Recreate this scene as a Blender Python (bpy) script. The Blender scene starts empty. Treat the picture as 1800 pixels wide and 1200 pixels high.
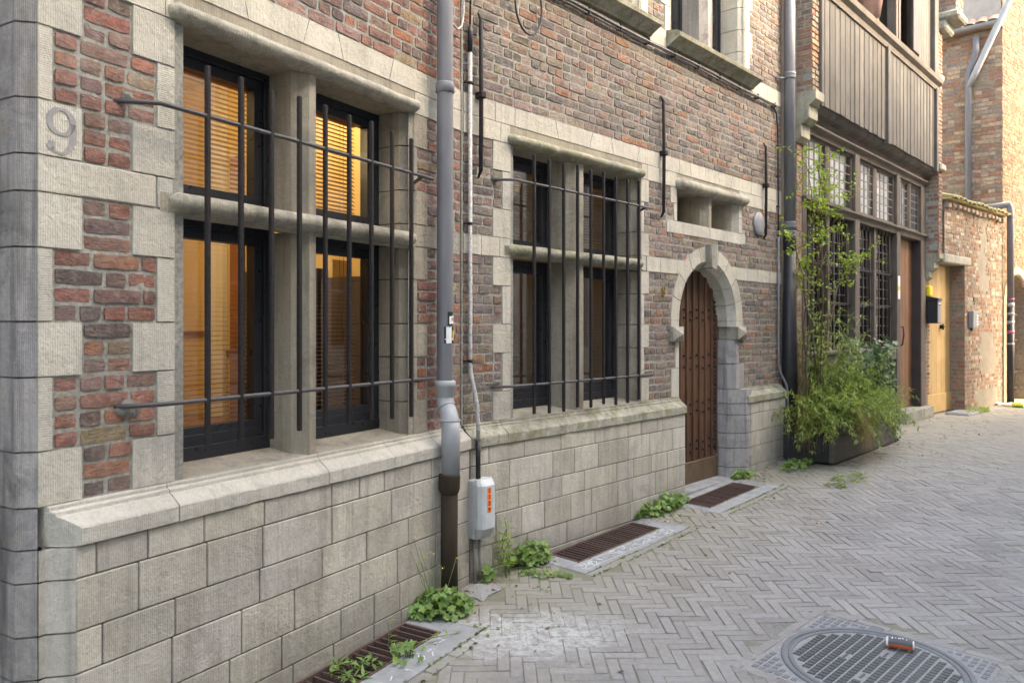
import bpy, math, random
from math import sin, cos, pi, radians, sqrt, atan2
random.seed(7)
R = random.random
U = random.uniform
sc = bpy.context.scene
col = sc.collection

# ---------------------------------------------------------------- camera, sky, sun, exposure
FPX, HOR = 1360.0, 574.0            # focal length in photo pixels, horizon row
cam_d = bpy.data.cameras.new('camera')
cam = bpy.data.objects.new('camera', cam_d); col.objects.link(cam)
cam_d.sensor_width = 36.0
cam_d.lens = 36.0 * FPX / 1800.0
cam_d.shift_y = -26.0 / 1800.0
cam_d.clip_end = 300
cam_d.clip_start = .05
cam.location = (0, 0, 0)
cam.rotation_euler = (radians(90), 0, 0)
cam_d.dof.use_dof = True
cam_d.dof.focus_distance = 4.6
cam_d.dof.aperture_fstop = 3.2
sc.camera = cam

SUN_AZ = (0.93, -0.36)              # horizontal direction towards the sun
SUN_EL = radians(35)
w = bpy.data.worlds.new("World"); sc.world = w; w.use_nodes = True
wn = w.node_tree.nodes; wn.clear()
sky = wn.new('ShaderNodeTexSky'); sky.sky_type = 'NISHITA'; sky.sun_disc = False
sky.sun_elevation = SUN_EL
sky.sun_rotation = atan2(SUN_AZ[0], SUN_AZ[1])
sky.air_density = 1.0; sky.dust_density = 4.0; sky.ozone_density = 1.0
bgn = wn.new('ShaderNodeBackground'); bgn.inputs[1].default_value = 0.15
wo = wn.new('ShaderNodeOutputWorld')
w.node_tree.links.new(sky.outputs[0], bgn.inputs[0])
w.node_tree.links.new(bgn.outputs[0], wo.inputs[0])
sun_d = bpy.data.lights.new('sun', 'SUN'); sun = bpy.data.objects.new('sun', sun_d); col.objects.link(sun)
sun_d.energy = 0.5; sun_d.use_shadow = True; sun_d.angle = radians(12); sun_d.color = (1, .93, .82)
from mathutils import Vector, noise
_h = sqrt(SUN_AZ[0]**2 + SUN_AZ[1]**2)
sv = Vector((SUN_AZ[0]/_h*cos(SUN_EL), SUN_AZ[1]/_h*cos(SUN_EL), sin(SUN_EL)))
sun.rotation_euler = sv.to_track_quat('Z', 'Y').to_euler()
sun.location = (5, -5, 20)
sc.view_settings.view_transform = 'Standard'
sc.view_settings.look = 'None'
sc.view_settings.gamma = 1
sc.view_settings.exposure = 3.66
sc.view_settings.use_white_balance = True
sc.view_settings.white_balance_temperature = 7900
sc.view_settings.white_balance_tint = 8
sc.cycles.max_bounces = 7
sc.cycles.diffuse_bounces = 5
sc.cycles.transparent_max_bounces = 12
sc.cycles.use_denoising = True
sc.cycles.sample_clamp_indirect = 6

# ---------------------------------------------------------------- frames
class Fr:
    """wall frame: s along the wall, o outwards to the street, z up"""
    def __init__(f, th, d):
        f.t = radians(th); f.d = d
        f.dir = (sin(f.t), cos(f.t)); f.n = (cos(f.t), -sin(f.t))
    def __call__(f, s, o, z):
        return (s*f.dir[0]-(f.d-o)*f.n[0], s*f.dir[1]-(f.d-o)*f.n[1], z)
    def inv(f, x, y):
        return (x*f.dir[0]+y*f.dir[1], x*f.n[0]+y*f.n[1]+f.d)
W1 = Fr(30.3, 2.52)
W2 = Fr(42.1, 3.231)
class FrK(Fr):
    """the garden wall: scaled up about the camera, so set farther back, same outline in view"""
    def __init__(f, th, d, k): Fr.__init__(f, th, d); f.k = k
    def __call__(f, s, o, z): return Fr.__call__(f, s*f.k, o*f.k, z*f.k)
    def inv(f, x, y): a, b = Fr.inv(f, x, y); return a/f.k, b/f.k
KU = 1.055  # factor by which the garden wall is enlarged about the camera position
W3 = FrK(47.7, 4.064*KU, KU)
ID = lambda x, y, z: (x, y, z)
def at(x, y, z=0, rz=0):
    c, s_ = cos(rz), sin(rz)
    return lambda a, b, h: (x+a*c-b*s_, y+a*s_+b*c, z+h)
ZK = [(1.9, -1.505), (4.0, -1.457), (5.0, -1.425), (5.9, -1.402), (6.8, -1.365), (7.5, -1.315), (9.5, -1.31), (12, -1.345), (13, -1.36)]
def zw(s):
    if s <= ZK[0][0]: return ZK[0][1]
    for (a, b), (c, d) in zip(ZK, ZK[1:]):
        if s <= c: return b+(d-b)*(s-a)/(c-a)
    return ZK[-1][1]
def gz(x, y):
    s, o = W2.inv(x, y)
    return zw(s)-.02*max(0, min(o, 2.3))
def gpt(px, py):
    """street point seen at a photo pixel"""
    z = -1.45
    for i in range(20):
        t = -z*FPX/(py-HOR); x = (px-900)/FPX*t; z = gz(x, t)
    return x, t, z

# ---------------------------------------------------------------- mesh builder
class MB:
    def __init__(m, T=ID):
        m.T = T; m.v = []; m.lp = []; m.f = []; m.c = []; m.mi = []; m.sm = []
    def vert(m, a, b, c):
        m.v.append(m.T(a, b, c)); m.lp.append((a, b, c)); return len(m.v)-1
    def face(m, idx, c=(1, 1, 1, 0), mi=0, sm=False):
        m.f.append(tuple(idx)); m.c.append(c); m.mi.append(mi); m.sm.append(sm)
    def quad(m, p, c=(1, 1, 1, 0), mi=0):
        m.face([m.vert(*q) for q in p], c, mi)
    def box(m, a0, a1, b0, b1, c0, c1, c=(1, 1, 1, 0), mi=0, bev=0.0, skip=''):
        """plain or front/top bevelled box"""
        if bev > 0: return m.bbox(a0, a1, b0, b1, c0, c1, bev, c, mi)
        i = [m.vert(x, y, z) for z in (c0, c1) for y in (b0, b1) for x in (a0, a1)]
        for k, q in (('-z', (0, 2, 3, 1)), ('+z', (4, 5, 7, 6)), ('-b', (0, 1, 5, 4)), ('+b', (2, 6, 7, 3)), ('-a', (0, 4, 6, 2)), ('+a', (1, 3, 7, 5))):
            if k not in skip: m.face([i[j] for j in q], c, mi)
    def bbox(m, a0, a1, b0, b1, c0, c1, e, c=(1, 1, 1, 0), mi=0):
        """box with all twelve edges chamfered"""
        e = min(e, (a1-a0)*.45, (b1-b0)*.45, (c1-c0)*.45)
        A, B, C = (a0, a1), (b0, b1), (c0, c1)
        V = {}
        for i in (0, 1):
            for j in (0, 1):
                for k in (0, 1):
                    sa, sb, sc_ = (1-2*i)*e, (1-2*j)*e, (1-2*k)*e
                    V[i, j, k, 0] = m.vert(A[i], B[j]+sb, C[k]+sc_)
                    V[i, j, k, 1] = m.vert(A[i]+sa, B[j], C[k]+sc_)
                    V[i, j, k, 2] = m.vert(A[i]+sa, B[j]+sb, C[k])
        for s in (0, 1):
            q = [V[s, 0, 0, 0], V[s, 1, 0, 0], V[s, 1, 1, 0], V[s, 0, 1, 0]]; m.face(q if s else q[::-1], c, mi)
            q = [V[0, s, 0, 1], V[0, s, 1, 1], V[1, s, 1, 1], V[1, s, 0, 1]]; m.face(q if s else q[::-1], c, mi)
            q = [V[0, 0, s, 2], V[1, 0, s, 2], V[1, 1, s, 2], V[0, 1, s, 2]]; m.face(q if s else q[::-1], c, mi)
        for p in (0, 1):
            for q_ in (0, 1):
                m.face([V[p, q_, 0, 0], V[p, q_, 1, 0], V[p, q_, 1, 1], V[p, q_, 0, 1]], c, mi)
                m.face([V[p, 0, q_, 0], V[p, 1, q_, 0], V[p, 1, q_, 2], V[p, 0, q_, 2]], c, mi)
                m.face([V[0, p, q_, 1], V[1, p, q_, 1], V[1, p, q_, 2], V[0, p, q_, 2]], c, mi)
        for i in (0, 1):
            for j in (0, 1):
                for k in (0, 1):
                    m.face([V[i, j, k, 0], V[i, j, k, 1], V[i, j, k, 2]], c, mi)
    def prism(m, poly, h0, h1, axis='z', c=(1, 1, 1, 0), mi=0, skew=None, sm=False, caps=True):
        """poly in the two other axes, extruded along axis. z: (a,b); a: (b,z); b: (a,z)"""
        n = len(poly)
        def mk(p, h):
            if skew: h = skew(p, h)
            if axis == 'z': return m.vert(p[0], p[1], h)
            if axis == 'a': return m.vert(h, p[0], p[1])
            return m.vert(p[0], h, p[1])
        A = [mk(p, h0) for p in poly]; B = [mk(p, h1) for p in poly]
        for i in range(n):
            j = (i+1) % n
            m.face([A[i], A[j], B[j], B[i]], c, mi, sm)
        if caps:
            m.face(A[::-1], c, mi); m.face(B, c, mi)
    def tube(m, pts, r, n=10, c=(1, 1, 1, 0), mi=0, caps=True, sm=True, radii=None):
        P = [Vector(p) for p in pts]
        rings = []; up = None
        for i, p in enumerate(P):
            a = P[max(i-1, 0)]; b = P[min(i+1, len(P)-1)]
            d = (b-a).normalized()
            if up is None:
                up = Vector((0, 0, 1)) if abs(d.z) < .9 else Vector((1, 0, 0))
            x = d.cross(up)
            if x.length < 1e-4: x = d.cross(Vector((0, 1, 0)))
            x.normalize(); y = x.cross(d).normalized(); up = y
            rr = radii[i] if radii else r
            rings.append([m.vert(*(p+x*rr*cos(2*pi*k/n)+y*rr*sin(2*pi*k/n))) for k in range(n)])
        for A, B in zip(rings, rings[1:]):
            for k in range(n):
                m.face([A[k], A[(k+1) % n], B[(k+1) % n], B[k]], c, mi, sm)
        if caps:
            m.face(rings[0][::-1], c, mi); m.face(rings[-1], c, mi)
    def lathe(m, prof, cx, cy, n=24, c=(1, 1, 1, 0), mi=0, sm=True):
        """prof: list of (radius, height) about the vertical axis at cx, cy"""
        rings = [[m.vert(cx+r*cos(2*pi*k/n), cy+r*sin(2*pi*k/n), h) for k in range(n)] for r, h in prof]
        for A, B in zip(rings, rings[1:]):
            for k in range(n):
                m.face([A[k], A[(k+1) % n], B[(k+1) % n], B[k]], c, mi, sm)
        m.face(rings[0][::-1], c, mi); m.face(rings[-1], c, mi)

def link(o, label, cat, group, kind):
    if label: o['label'] = label
    if cat: o['category'] = cat
    if group: o['group'] = group
    if kind: o['kind'] = kind
def thing(name, loc, label, cat, group=None, kind=None):
    o = bpy.data.objects.new(name, None); col.objects.link(o)
    o.empty_display_size = .1
    o.location = loc; link(o, label, cat, group, kind); return o
def origin(o):
    v = Vector((0, 0, 0))
    while o: v += o.location; o = o.parent
    return v
def obj(name, mb, mats, parent=None, label=None, cat=None, group=None, kind=None, loc=None):
    """link the builder as ONE mesh object (world coordinates are kept)"""
    me = bpy.data.meshes.new(name)
    o = bpy.data.objects.new(name, me); col.objects.link(o)
    if parent is not None:
        o.parent = parent
        if loc is not None: o.location = Vector(loc)-origin(parent)
    elif loc is not None: o.location = loc
    g = origin(o)
    me.from_pydata([(v[0]-g.x, v[1]-g.y, v[2]-g.z) for v in mb.v], [], mb.f)
    if not isinstance(mats, (list, tuple)): mats = [mats]
    for m_ in mats: me.materials.append(m_)
    me.polygons.foreach_set('material_index', mb.mi)
    me.polygons.foreach_set('use_smooth', mb.sm)
    a = me.attributes.new('col', 'FLOAT_COLOR', 'FACE')
    a.data.foreach_set('color', [x for c in mb.c for x in (tuple(c)+(0,))[:4]])
    a = me.attributes.new('lp', 'FLOAT_VECTOR', 'POINT')
    a.data.foreach_set('vector', [x for p in mb.lp for x in p])
    me.update()
    link(o, label, cat, group, kind)
    return o
def dup(o, loc, parent=None, rz=None):
    c = o.copy(); col.objects.link(c); c.location = loc
    if parent is not None: c.parent = parent
    if rz is not None: c.rotation_euler = (0, 0, rz)
    return c
def dup_tree(root, loc, rz=0, label=None):
    r = root.copy(); col.objects.link(r); r.location = loc; r.rotation_euler = (0, 0, rz)
    if label: r['label'] = label
    for ch in list(root.children):
        c = ch.copy(); col.objects.link(c); c.parent = r
        for g in list(ch.children):
            d = g.copy(); col.objects.link(d); d.parent = c
    return r

# ---------------------------------------------------------------- materials
class N:
    """tiny node helper"""
    def __init__(s, name):
        s.m = bpy.data.materials.new(name); s.m.use_nodes = True
        s.t = s.m.node_tree; s.t.nodes.clear()
        s.out = s.t.nodes.new('ShaderNodeOutputMaterial')
    def n(s, ty, **kw):
        x = s.t.nodes.new(ty)
        for k, v in kw.items(): setattr(x, k, v)
        return x
    def put(s, inp, v):
        if isinstance(v, bpy.types.NodeSocket): s.t.links.new(v, inp)
        elif v is not None:
            if isinstance(v, (tuple, list)) and len(v) == 3 and inp.type == 'RGBA': v = tuple(v)+(1,)
            inp.default_value = v
    def lp(s): return s.attr('lp').outputs['Vector']
    def attr(s, name):
        x = s.n('ShaderNodeAttribute'); x.attribute_name = name; return x
    def map(s, vec, scale=(1, 1, 1), rot=(0, 0, 0), loc=(0, 0, 0)):
        x = s.n('ShaderNodeMapping'); s.put(x.inputs[0], vec); x.inputs['Scale'].default_value = scale
        x.inputs['Rotation'].default_value = rot; x.inputs['Location'].default_value = loc
        return x.outputs[0]
    def noise(s, vec, scale=5, detail=4, rough=.6, dist=0, col=False):
        x = s.n('ShaderNodeTexNoise'); s.put(x.inputs['Vector'], vec)
        x.inputs['Scale'].default_value = scale; x.inputs['Detail'].default_value = detail
        x.inputs['Roughness'].default_value = rough; x.inputs['Distortion'].default_value = dist
        return x.outputs[1 if col else 0]
    def voro(s, vec, scale=5, feature='F1', out=0):
        x = s.n('ShaderNodeTexVoronoi'); x.feature = feature; s.put(x.inputs['Vector'], vec)
        x.inputs['Scale'].default_value = scale; return x.outputs[out]
    def ramp(s, v, a, b, ca=0.0, cb=1.0):
        x = s.n('ShaderNodeMapRange'); s.put(x.inputs[0], v)
        for i, q in enumerate((a, b, ca, cb)): x.inputs[i+1].default_value = q
        return x.outputs[0]
    def math(s, op, a, b=None, c=None):
        x = s.n('ShaderNodeMath', operation=op)
        for i, q in enumerate((a, b, c)):
            if q is not None: s.put(x.inputs[i], q)
        return x.outputs[0]
    def mix(s, f, a, b, mode='MIX'):
        x = s.n('ShaderNodeMix', data_type='RGBA', blend_type=mode)
        s.put(x.inputs[0], f); s.put(x.inputs[6], a); s.put(x.inputs[7], b)
        return x.outputs[2]
    def sep(s, v):
        x = s.n('ShaderNodeSeparateXYZ'); s.put(x.inputs[0], v); return x.outputs
    def comb(s, a, b, c):
        x = s.n('ShaderNodeCombineXYZ')
        for i, q in enumerate((a, b, c)): s.put(x.inputs[i], q)
        return x.outputs[0]
    def bump(s, h, strength=.5, dist=.01, normal=None):
        x = s.n('ShaderNodeBump'); s.put(x.inputs['Height'], h)
        x.inputs['Strength'].default_value = strength; x.inputs['Distance'].default_value = dist
        if normal is not None: s.put(x.inputs['Normal'], normal)
        return x.outputs[0]
    def pbr(s, colr, rough=.8, metal=0.0, normal=None, spec=.4, **kw):
        p = s.n('ShaderNodeBsdfPrincipled')
        s.put(p.inputs['Base Color'], colr); s.put(p.inputs['Roughness'], rough)
        s.put(p.inputs['Metallic'], metal); s.put(p.inputs['Specular IOR Level'], spec)
        if normal is not None: s.put(p.inputs['Normal'], normal)
        for k, v in kw.items(): s.put(p.inputs[k.replace('_', ' ')], v)
        s.t.links.new(p.outputs[0], s.out.inputs[0]); return s.m

def m_brick(name, dust=(.40, .33, .28), dustf=.25, bump=1.0):
    s = N(name); v = s.lp(); c = s.attr('col').outputs['Color']
    n1 = s.noise(v, 22, 5, .65); n2 = s.noise(v, 90, 4, .7); n3 = s.noise(v, 4, 3)
    k = s.ramp(n1, .3, .7, .55, 1.45)
    c1 = s.mix(1.0, c, s.comb(k, k, k), 'MULTIPLY')
    c2 = s.mix(s.ramp(n2, .60, .72, 0, .55), c1, (.045, .032, .032))
    c2 = s.mix(s.ramp(s.noise(v, 16, 4, .7, 1.5), .60, .70, 0, .55), c2, (.34, .235, .10))
    c2 = s.mix(s.ramp(s.noise(s.map(v, (1, 1, 1), loc=(5, 3, 1)), 13, 4, .7, 1), .58, .70, 0, .5), c2, (.13, .085, .08))
    crk = s.noise(s.map(v, (9, 9, 20)), 3.2, 6, .72, 1.0)
    c2 = s.mix(s.ramp(crk, .30, .42, .65, 0), c2, (.05, .032, .028))
    c3 = s.mix(s.math('MULTIPLY', s.ramp(s.noise(v, 35, 5, .7), .5, .68, 0, 1), dustf*1.6), c2, dust)
    c4 = s.mix(s.ramp(n3, .35, .7, 0, dustf), c3, dust)
    c4 = s.mix(s.math('MULTIPLY', s.ramp(s.noise(v, 1.1, 5, .6), .45, .70), .45), c4, (.12, .10, .09))
    h = s.math('ADD', s.math('MULTIPLY', crk, 1.0), s.math('MULTIPLY', n2, .35))
    return s.pbr(c4, .92, normal=s.bump(h, .9*bump, .012), spec=.2)
def m_mortar(name, base=(.30, .29, .26)):
    s = N(name); v = s.lp(); n1 = s.noise(v, 60, 5, .7); n2 = s.noise(v, 3.5, 5)
    c = s.mix(s.ramp(n1, .3, .7), tuple(x*.5 for x in base), tuple(min(1, x*1.2) for x in base))
    c = s.mix(s.ramp(n2, .4, .7, 0, .5), c, tuple(x*.5 for x in base))
    return s.pbr(c, .95, normal=s.bump(n1, .6, .006), spec=.2)
def m_stone(name, base=(.53, .505, .44), grime=.35, tool=.5, moss=0.0, dark=(.10, .09, .085), splash=False):
    """comb-tooled limestone; the fourth value of col turns the tooling sideways"""
    s = N(name); v = s.lp(); a = s.attr('col'); c = a.outputs['Color']; al = a.outputs['Alpha']
    n1 = s.noise(v, 2.6, 5, .6); n2 = s.noise(v, 45, 4, .7); n3 = s.noise(s.map(v, (14, 14, 1.2)), 1.0, 5, .65)
    b = s.mix(s.ramp(n1, .3, .7), tuple(x*.84 for x in base), tuple(x*1.08 for x in base))
    b = s.mix(1.0, b, c, 'MULTIPLY')
    b = s.mix(s.ramp(n2, .35, .75, 0, .35), b, tuple(x*.62 for x in base))
    b = s.mix(s.math('MULTIPLY', s.ramp(n3, .50, .74), grime), b, dark)
    b = s.mix(s.math('MULTIPLY', s.ramp(s.noise(v, 7, 6, .7), .56, .74), grime*.7), b, (.30, .235, .13))
    if moss:
        b = s.mix(s.math('MULTIPLY', s.ramp(s.noise(v, 9, 5, .7), .42, .62), moss), b, (.17, .165, .055))
        b = s.mix(s.math('MULTIPLY', s.ramp(s.noise(v, 13, 5, .7), .52, .66), moss*.8), b, (.09, .085, .06))
    b = s.mix(s.ramp(s.noise(v, 130, 3, .8), .56, .72, 0, .6), b, tuple(x*.40 for x in base))
    b = s.mix(s.ramp(s.noise(v, 70, 4, .8), .58, .72, 0, .5), b, tuple(min(.8, x*1.35) for x in base))
    b = s.mix(s.math('MULTIPLY', s.ramp(s.noise(s.map(v, (1, 1, 1), loc=(3, 7, 2)), 3.1, 6, .72, .6), .50, .66), grime*1.1), b, tuple(x*.42 for x in base))
    b = s.mix(s.math('MULTIPLY', s.ramp(s.noise(s.map(v, (40, 40, 1.5)), 1.0, 4, .6), .55, .75), grime*.8), b, tuple(x*.35 for x in base))
    b = s.mix(s.ramp(s.voro(v, 38), .0, .10, .55, 0), b, tuple(x*.5 for x in base))
    x, y, z = s.sep(v)
    if splash:
        sp = s.math('MULTIPLY', s.ramp(s.math('ADD', z, s.math('MULTIPLY', s.noise(v, 5, 5, .7), .55)), -1.30, -.90, 1, 0), .7)
        b = s.mix(sp, b, (.20, .185, .15))
        b = s.mix(s.math('MULTIPLY', s.ramp(s.noise(s.map(v, (3, 3, .8)), 1.6, 5, .7), .52, .70), .5), b, (.22, .195, .15))
    along = s.math('ADD', x, y)
    wob = s.math('MULTIPLY', s.noise(v, 12, 2), .006)
    w1 = s.math('SINE', s.math('MULTIPLY', s.math('ADD', along, wob), 2*pi/.0075))
    w2 = s.math('SINE', s.math('MULTIPLY', s.math('ADD', z, wob), 2*pi/.0075))
    mx = s.n('ShaderNodeMix', data_type='FLOAT')
    s.put(mx.inputs[0], al); s.put(mx.inputs[2], w1); s.put(mx.inputs[3], w2)
    h = s.math('ADD', s.math('MULTIPLY', mx.outputs[0], .22*tool), s.math('MULTIPLY', n2, .9))
    h = s.math('ADD', h, s.math('MULTIPLY', n1, 1.5)); h = s.math('ADD', h, s.math('MULTIPLY', s.noise(v, 14, 6, .75), 1.6))
    return s.pbr(b, .88, normal=s.bump(h, .75, .008), spec=.25)
def m_simple(name, c, rough=.6, metal=0.0, var=.2, scale=20, bump=.2, spec=.4, col2=None, streak=None, attr=True):
    s = N(name); v = s.lp()
    n1 = s.noise(s.map(v, streak) if streak else v, scale, 5, .65)
    c2 = col2 or tuple(x*(1-var) for x in c)
    k = s.mix(s.ramp(n1, .3, .7), tuple(min(1, x*(1+var)) for x in c), c2)
    if attr: k = s.mix(1.0, k, s.attr('col').outputs['Color'], 'MULTIPLY')
    rr = s.ramp(s.noise(v, scale*2.5, 3), .3, .7, max(0, rough-.1), min(1, rough+.1))
    return s.pbr(k, rr, metal, normal=s.bump(n1, bump, .004), spec=spec)
def m_wood(name, c, c2, rough=.6, grain=(30, 30, 1.5), bump=.5, spec=.35):
    s = N(name); v = s.lp(); cc = s.attr('col').outputs['Color']
    n1 = s.noise(s.map(v, grain), 1.6, 6, .6, 1.2); n2 = s.noise(v, 3, 4)
    k = s.mix(s.ramp(n1, .3, .72), c, c2)
    k = s.mix(s.ramp(n2, .4, .75, 0, .5), k, tuple(x*.55 for x in c2))
    k = s.mix(1.0, k, cc, 'MULTIPLY')
    return s.pbr(k, rough, normal=s.bump(n1, bump, .004), spec=spec)
def m_leaf(name, c, c2, trans=.38):
    s = N(name); v = s.attr('lp').outputs['Vector']; cc = s.attr('col').outputs['Color']
    k = s.mix(s.ramp(s.noise(v, 9, 3), .3, .7), c, c2); k = s.mix(1.0, k, cc, 'MULTIPLY')
    p = s.n('ShaderNodeBsdfPrincipled'); s.put(p.inputs['Base Color'], k); p.inputs['Roughness'].default_value = .5
    p.inputs['Specular IOR Level'].default_value = .35
    tr = s.n('ShaderNodeBsdfTranslucent'); s.put(tr.inputs[0], s.mix(1.0, k, (1.0, 1.1, .5), 'MULTIPLY'))
    mx = s.n('ShaderNodeMixShader'); mx.inputs[0].default_value = trans
    s.t.links.new(p.outputs[0], mx.inputs[1]); s.t.links.new(tr.outputs[0], mx.inputs[2])
    s.t.links.new(mx.outputs[0], s.out.inputs[0]); return s.m
def m_glass(name, tint=(.9, .93, .95), ior=1.5, wav=0.0, refl=1.0):
    s = N(name)
    f = s.n('ShaderNodeFresnel'); gm_ = s.n('ShaderNodeNewGeometry')
    s.put(f.inputs[0], s.ramp(gm_.outputs['Backfacing'], 0, 1, ior, 1/ior))
    tr = s.n('ShaderNodeBsdfTransparent'); s.put(tr.inputs[0], tint)
    g = s.n('ShaderNodeBsdfGlossy'); g.inputs['Roughness'].default_value = .01
    if wav:
        nb = s.bump(s.noise(s.lp(), 14, 2), wav, .01); s.put(g.inputs['Normal'], nb); s.put(f.inputs['Normal'], nb)
    mx = s.n('ShaderNodeMixShader'); s.put(mx.inputs[0], s.math('MULTIPLY', f.outputs[0], refl))
    s.t.links.new(tr.outputs[0], mx.inputs[1]); s.t.links.new(g.outputs[0], mx.inputs[2])
    s.t.links.new(mx.outputs[0], s.out.inputs[0]); return s.m
def m_emit(name, c, st):
    s = N(name); e = s.n('ShaderNodeEmission'); s.put(e.inputs[0], c); e.inputs[1].default_value = st
    s.t.links.new(e.outputs[0], s.out.inputs[0]); return s.m

M = {}
M['brick'] = m_brick('brick_old', dust=(.42, .38, .34), dustf=.3, bump=1.15)
M['brick2'] = m_brick('brick_far', dust=(.30, .255, .20), dustf=.42, bump=.9)
M['brick3'] = m_brick('brick_ochre', dust=(.19, .145, .105), dustf=.3, bump=.7); M['mortar3'] = m_mortar('mortar_ochre', (.18, .14, .10))
M['mortar'] = m_mortar('mortar', (.37, .36, .315))
M['mortar2'] = m_mortar('mortar_sandy', (.32, .28, .225))
M['stone'] = m_stone('limestone', base=(.56, .525, .45), grime=.28, tool=.36)
M['stone_dirty'] = m_stone('limestone_weathered', base=(.46, .43, .36), grime=.6, moss=.25)
M['stone_moss'] = m_stone('limestone_mossy', base=(.44, .42, .345), grime=.5, moss=.65, tool=.2)
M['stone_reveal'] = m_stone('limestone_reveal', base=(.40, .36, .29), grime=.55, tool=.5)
M['stone_grey'] = m_stone('limestone_grey', base=(.43, .405, .39), grime=.85, tool=.8, dark=(.055, .048, .055))
M['plinth'] = m_stone('plinth_stone', base=(.56, .52, .45), grime=.42, tool=.28, splash=True)
M['patch'] = m_mortar('patch', (.25, .24, .215))
M['joint'] = m_mortar('joint_dark', (.10, .095, .085))
M['blue'] = m_simple('bluestone', (.30, .298, .29), .85, var=.15, scale=9, bump=.5, col2=(.21, .21, .205), spec=.2)
M['iron'] = m_simple('black_iron', (.010, .010, .012), .6, .2, .4, 60, .5, col2=(.035, .027, .024), spec=.2)
M['rail'] = m_simple('iron_rail', (.045, .045, .048), .5, .2, .4, 40, .5, col2=(.09, .08, .075))
M['rust'] = m_simple('rusty_iron', (.075, .045, .035), .85, .1, .4, 40, .6, col2=(.12, .075, .06))
M['rust_pipe'] = m_simple('rusty_pipe', (.024, .014, .011), .85, .0, .4, 9, .5, col2=(.042, .036, .022), spec=.15, streak=(2, 2, .6))
M['cast'] = m_simple('cast_iron', (.13, .13, .135), .7, .1, .25, 50, .5, col2=(.19, .19, .19))
M['cast_dark'] = m_simple('cast_iron_dark', (.085, .083, .083), .6, .2, .25, 50, .5, col2=(.10, .10, .10))
M['grit_light'] = m_simple('grit_light', (.27, .255, .235), .95, 0, .3, 60, .8, col2=(.20, .19, .175))
M['grit'] = m_simple('grit', (.30, .29, .28), .95, 0, .3, 120, .8, col2=(.19, .185, .18))
M['zinc'] = m_simple('grey_pipe', (.115, .115, .125), .5, .1, .2, 6, .1, col2=(.18, .18, .19), streak=(3, 3, .7))
M['pvc'] = m_simple('pvc_light', (.36, .37, .38), .4, 0, .1, 6, .05, col2=(.28, .29, .30))
M['pvc2'] = m_simple('pvc_mid', (.22, .225, .24), .4, 0, .1, 8, .05, col2=(.27, .275, .28))
M['galv'] = m_simple('galvanised', (.42, .42, .41), .6, .1, .35, 70, .4, col2=(.22, .21, .20))
M['black'] = m_simple('black_plastic', (.02, .02, .022), .45, 0, .2, 20, .1)
M['cable'] = m_simple('cable_grey', (.25, .24, .23), .6, 0, .2, 20, .1)
M['boxgrey'] = m_simple('box_plastic', (.50, .52, .53), .45, 0, .06, 12, .08, col2=(.44, .455, .46))
M['boxdark'] = m_simple('box_plastic_shade', (.36, .375, .37), .5, 0, .08, 30, .1)
M['orange'] = m_simple('orange_sticker', (.75, .17, .02), .5, 0, .05, 20, 0)
M['ink'] = m_simple('ink', (.02, .02, .02), .6, 0, .1, 20, 0)
M['white'] = m_simple('white_paper', (.75, .75, .75), .5, 0, .08, 60, .05)
M['faded'] = m_simple('faded_paint', (.15, .145, .15), .8, 0, .5, 90, .1, col2=(.36, .34, .31))
M['brass'] = m_simple('old_brass', (.30, .19, .04), .5, .4, .2, 20, .1)
M['oak'] = m_wood('door_oak', (.165, .080, .045), (.085, .045, .028), .5, (40, 40, 2), .6)
M['oak_grey'] = m_wood('door_kick', (.16, .105, .065), (.10, .066, .042), .7, (3, 3, 3), .3)
M['frame'] = m_simple('anthracite_frame', (.018, .02, .025), .35, 0, .2, 10, .05)
M['timber'] = m_wood('timber_dark', (.145, .12, .10), (.075, .058, .048), .75, (25, 25, 2), .5)
M['timber_a'] = m_wood('timber_along', (.17, .145, .12), (.09, .072, .06), .75, (2, 25, 30), .5)
M['timber_red'] = m_wood('timber_plum', (.065, .045, .040), (.040, .028, .027), .6, (25, 25, 2), .3)
M['board'] = m_wood('grey_board', (.135, .123, .108), (.075, .065, .057), .8, (30, 30, 1.6), .6)
M['cove'] = m_simple('cove_plaster', (.13, .12, .105), .9, 0, .3, 5, .3, col2=(.07, .06, .055))
M['oak2'] = m_wood('door_brown', (.27, .135, .07), (.15, .07, .038), .55, (30, 30, 1.5), .4)
M['pine'] = m_wood('door_pine', (.60, .40, .18), (.50, .32, .13), .55, (18, 18, .8), .2)
M['plank'] = m_wood('planter_black', (.050, .047, .050), (.028, .026, .030), .75, (2, 2, 25), .6)
M['plank2'] = m_wood('planter_grey', (.15, .135, .12), (.085, .075, .068), .8, (2, 2, 25), .6)
M['soil'] = m_simple('soil', (.04, .028, .02), .95, 0, .4, 60, 1)
M['tile'] = m_simple('roof_tile', (.36, .25, .18), .8, 0, .25, 12, .4, col2=(.28, .19, .14))
M['tile_y'] = m_simple('coping_tile', (.42, .34, .16), .85, 0, .25, 14, .4, col2=(.28, .25, .12))
M['plaster'] = m_simple('old_plaster', (.29, .235, .175), .95, 0, .3, 22, 1.2, col2=(.20, .135, .095))
M['render_wall'] = m_simple('body_wall', (.35, .31, .27), .9, 0, .2, 4, .3)
M['wall_op'] = m_simple('wall_opposite', (.52, .49, .44), .9, 0, .3, 3, .3)
M['slate'] = m_simple('slate_roof', (.09, .085, .09), .7, 0, .3, 12, .3)
M['glass'] = m_glass('window_glass', ior=1.7)
M['glass2'] = m_glass('window_glass_far', ior=2.15)
M['glass_dark'] = m_glass('leaded_glass_dark', (.45, .47, .48), ior=1.35, wav=.08)
M['glass_up'] = m_glass('leaded_glass_bright', (.93, .94, .95), ior=2.0, wav=.3)
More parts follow.
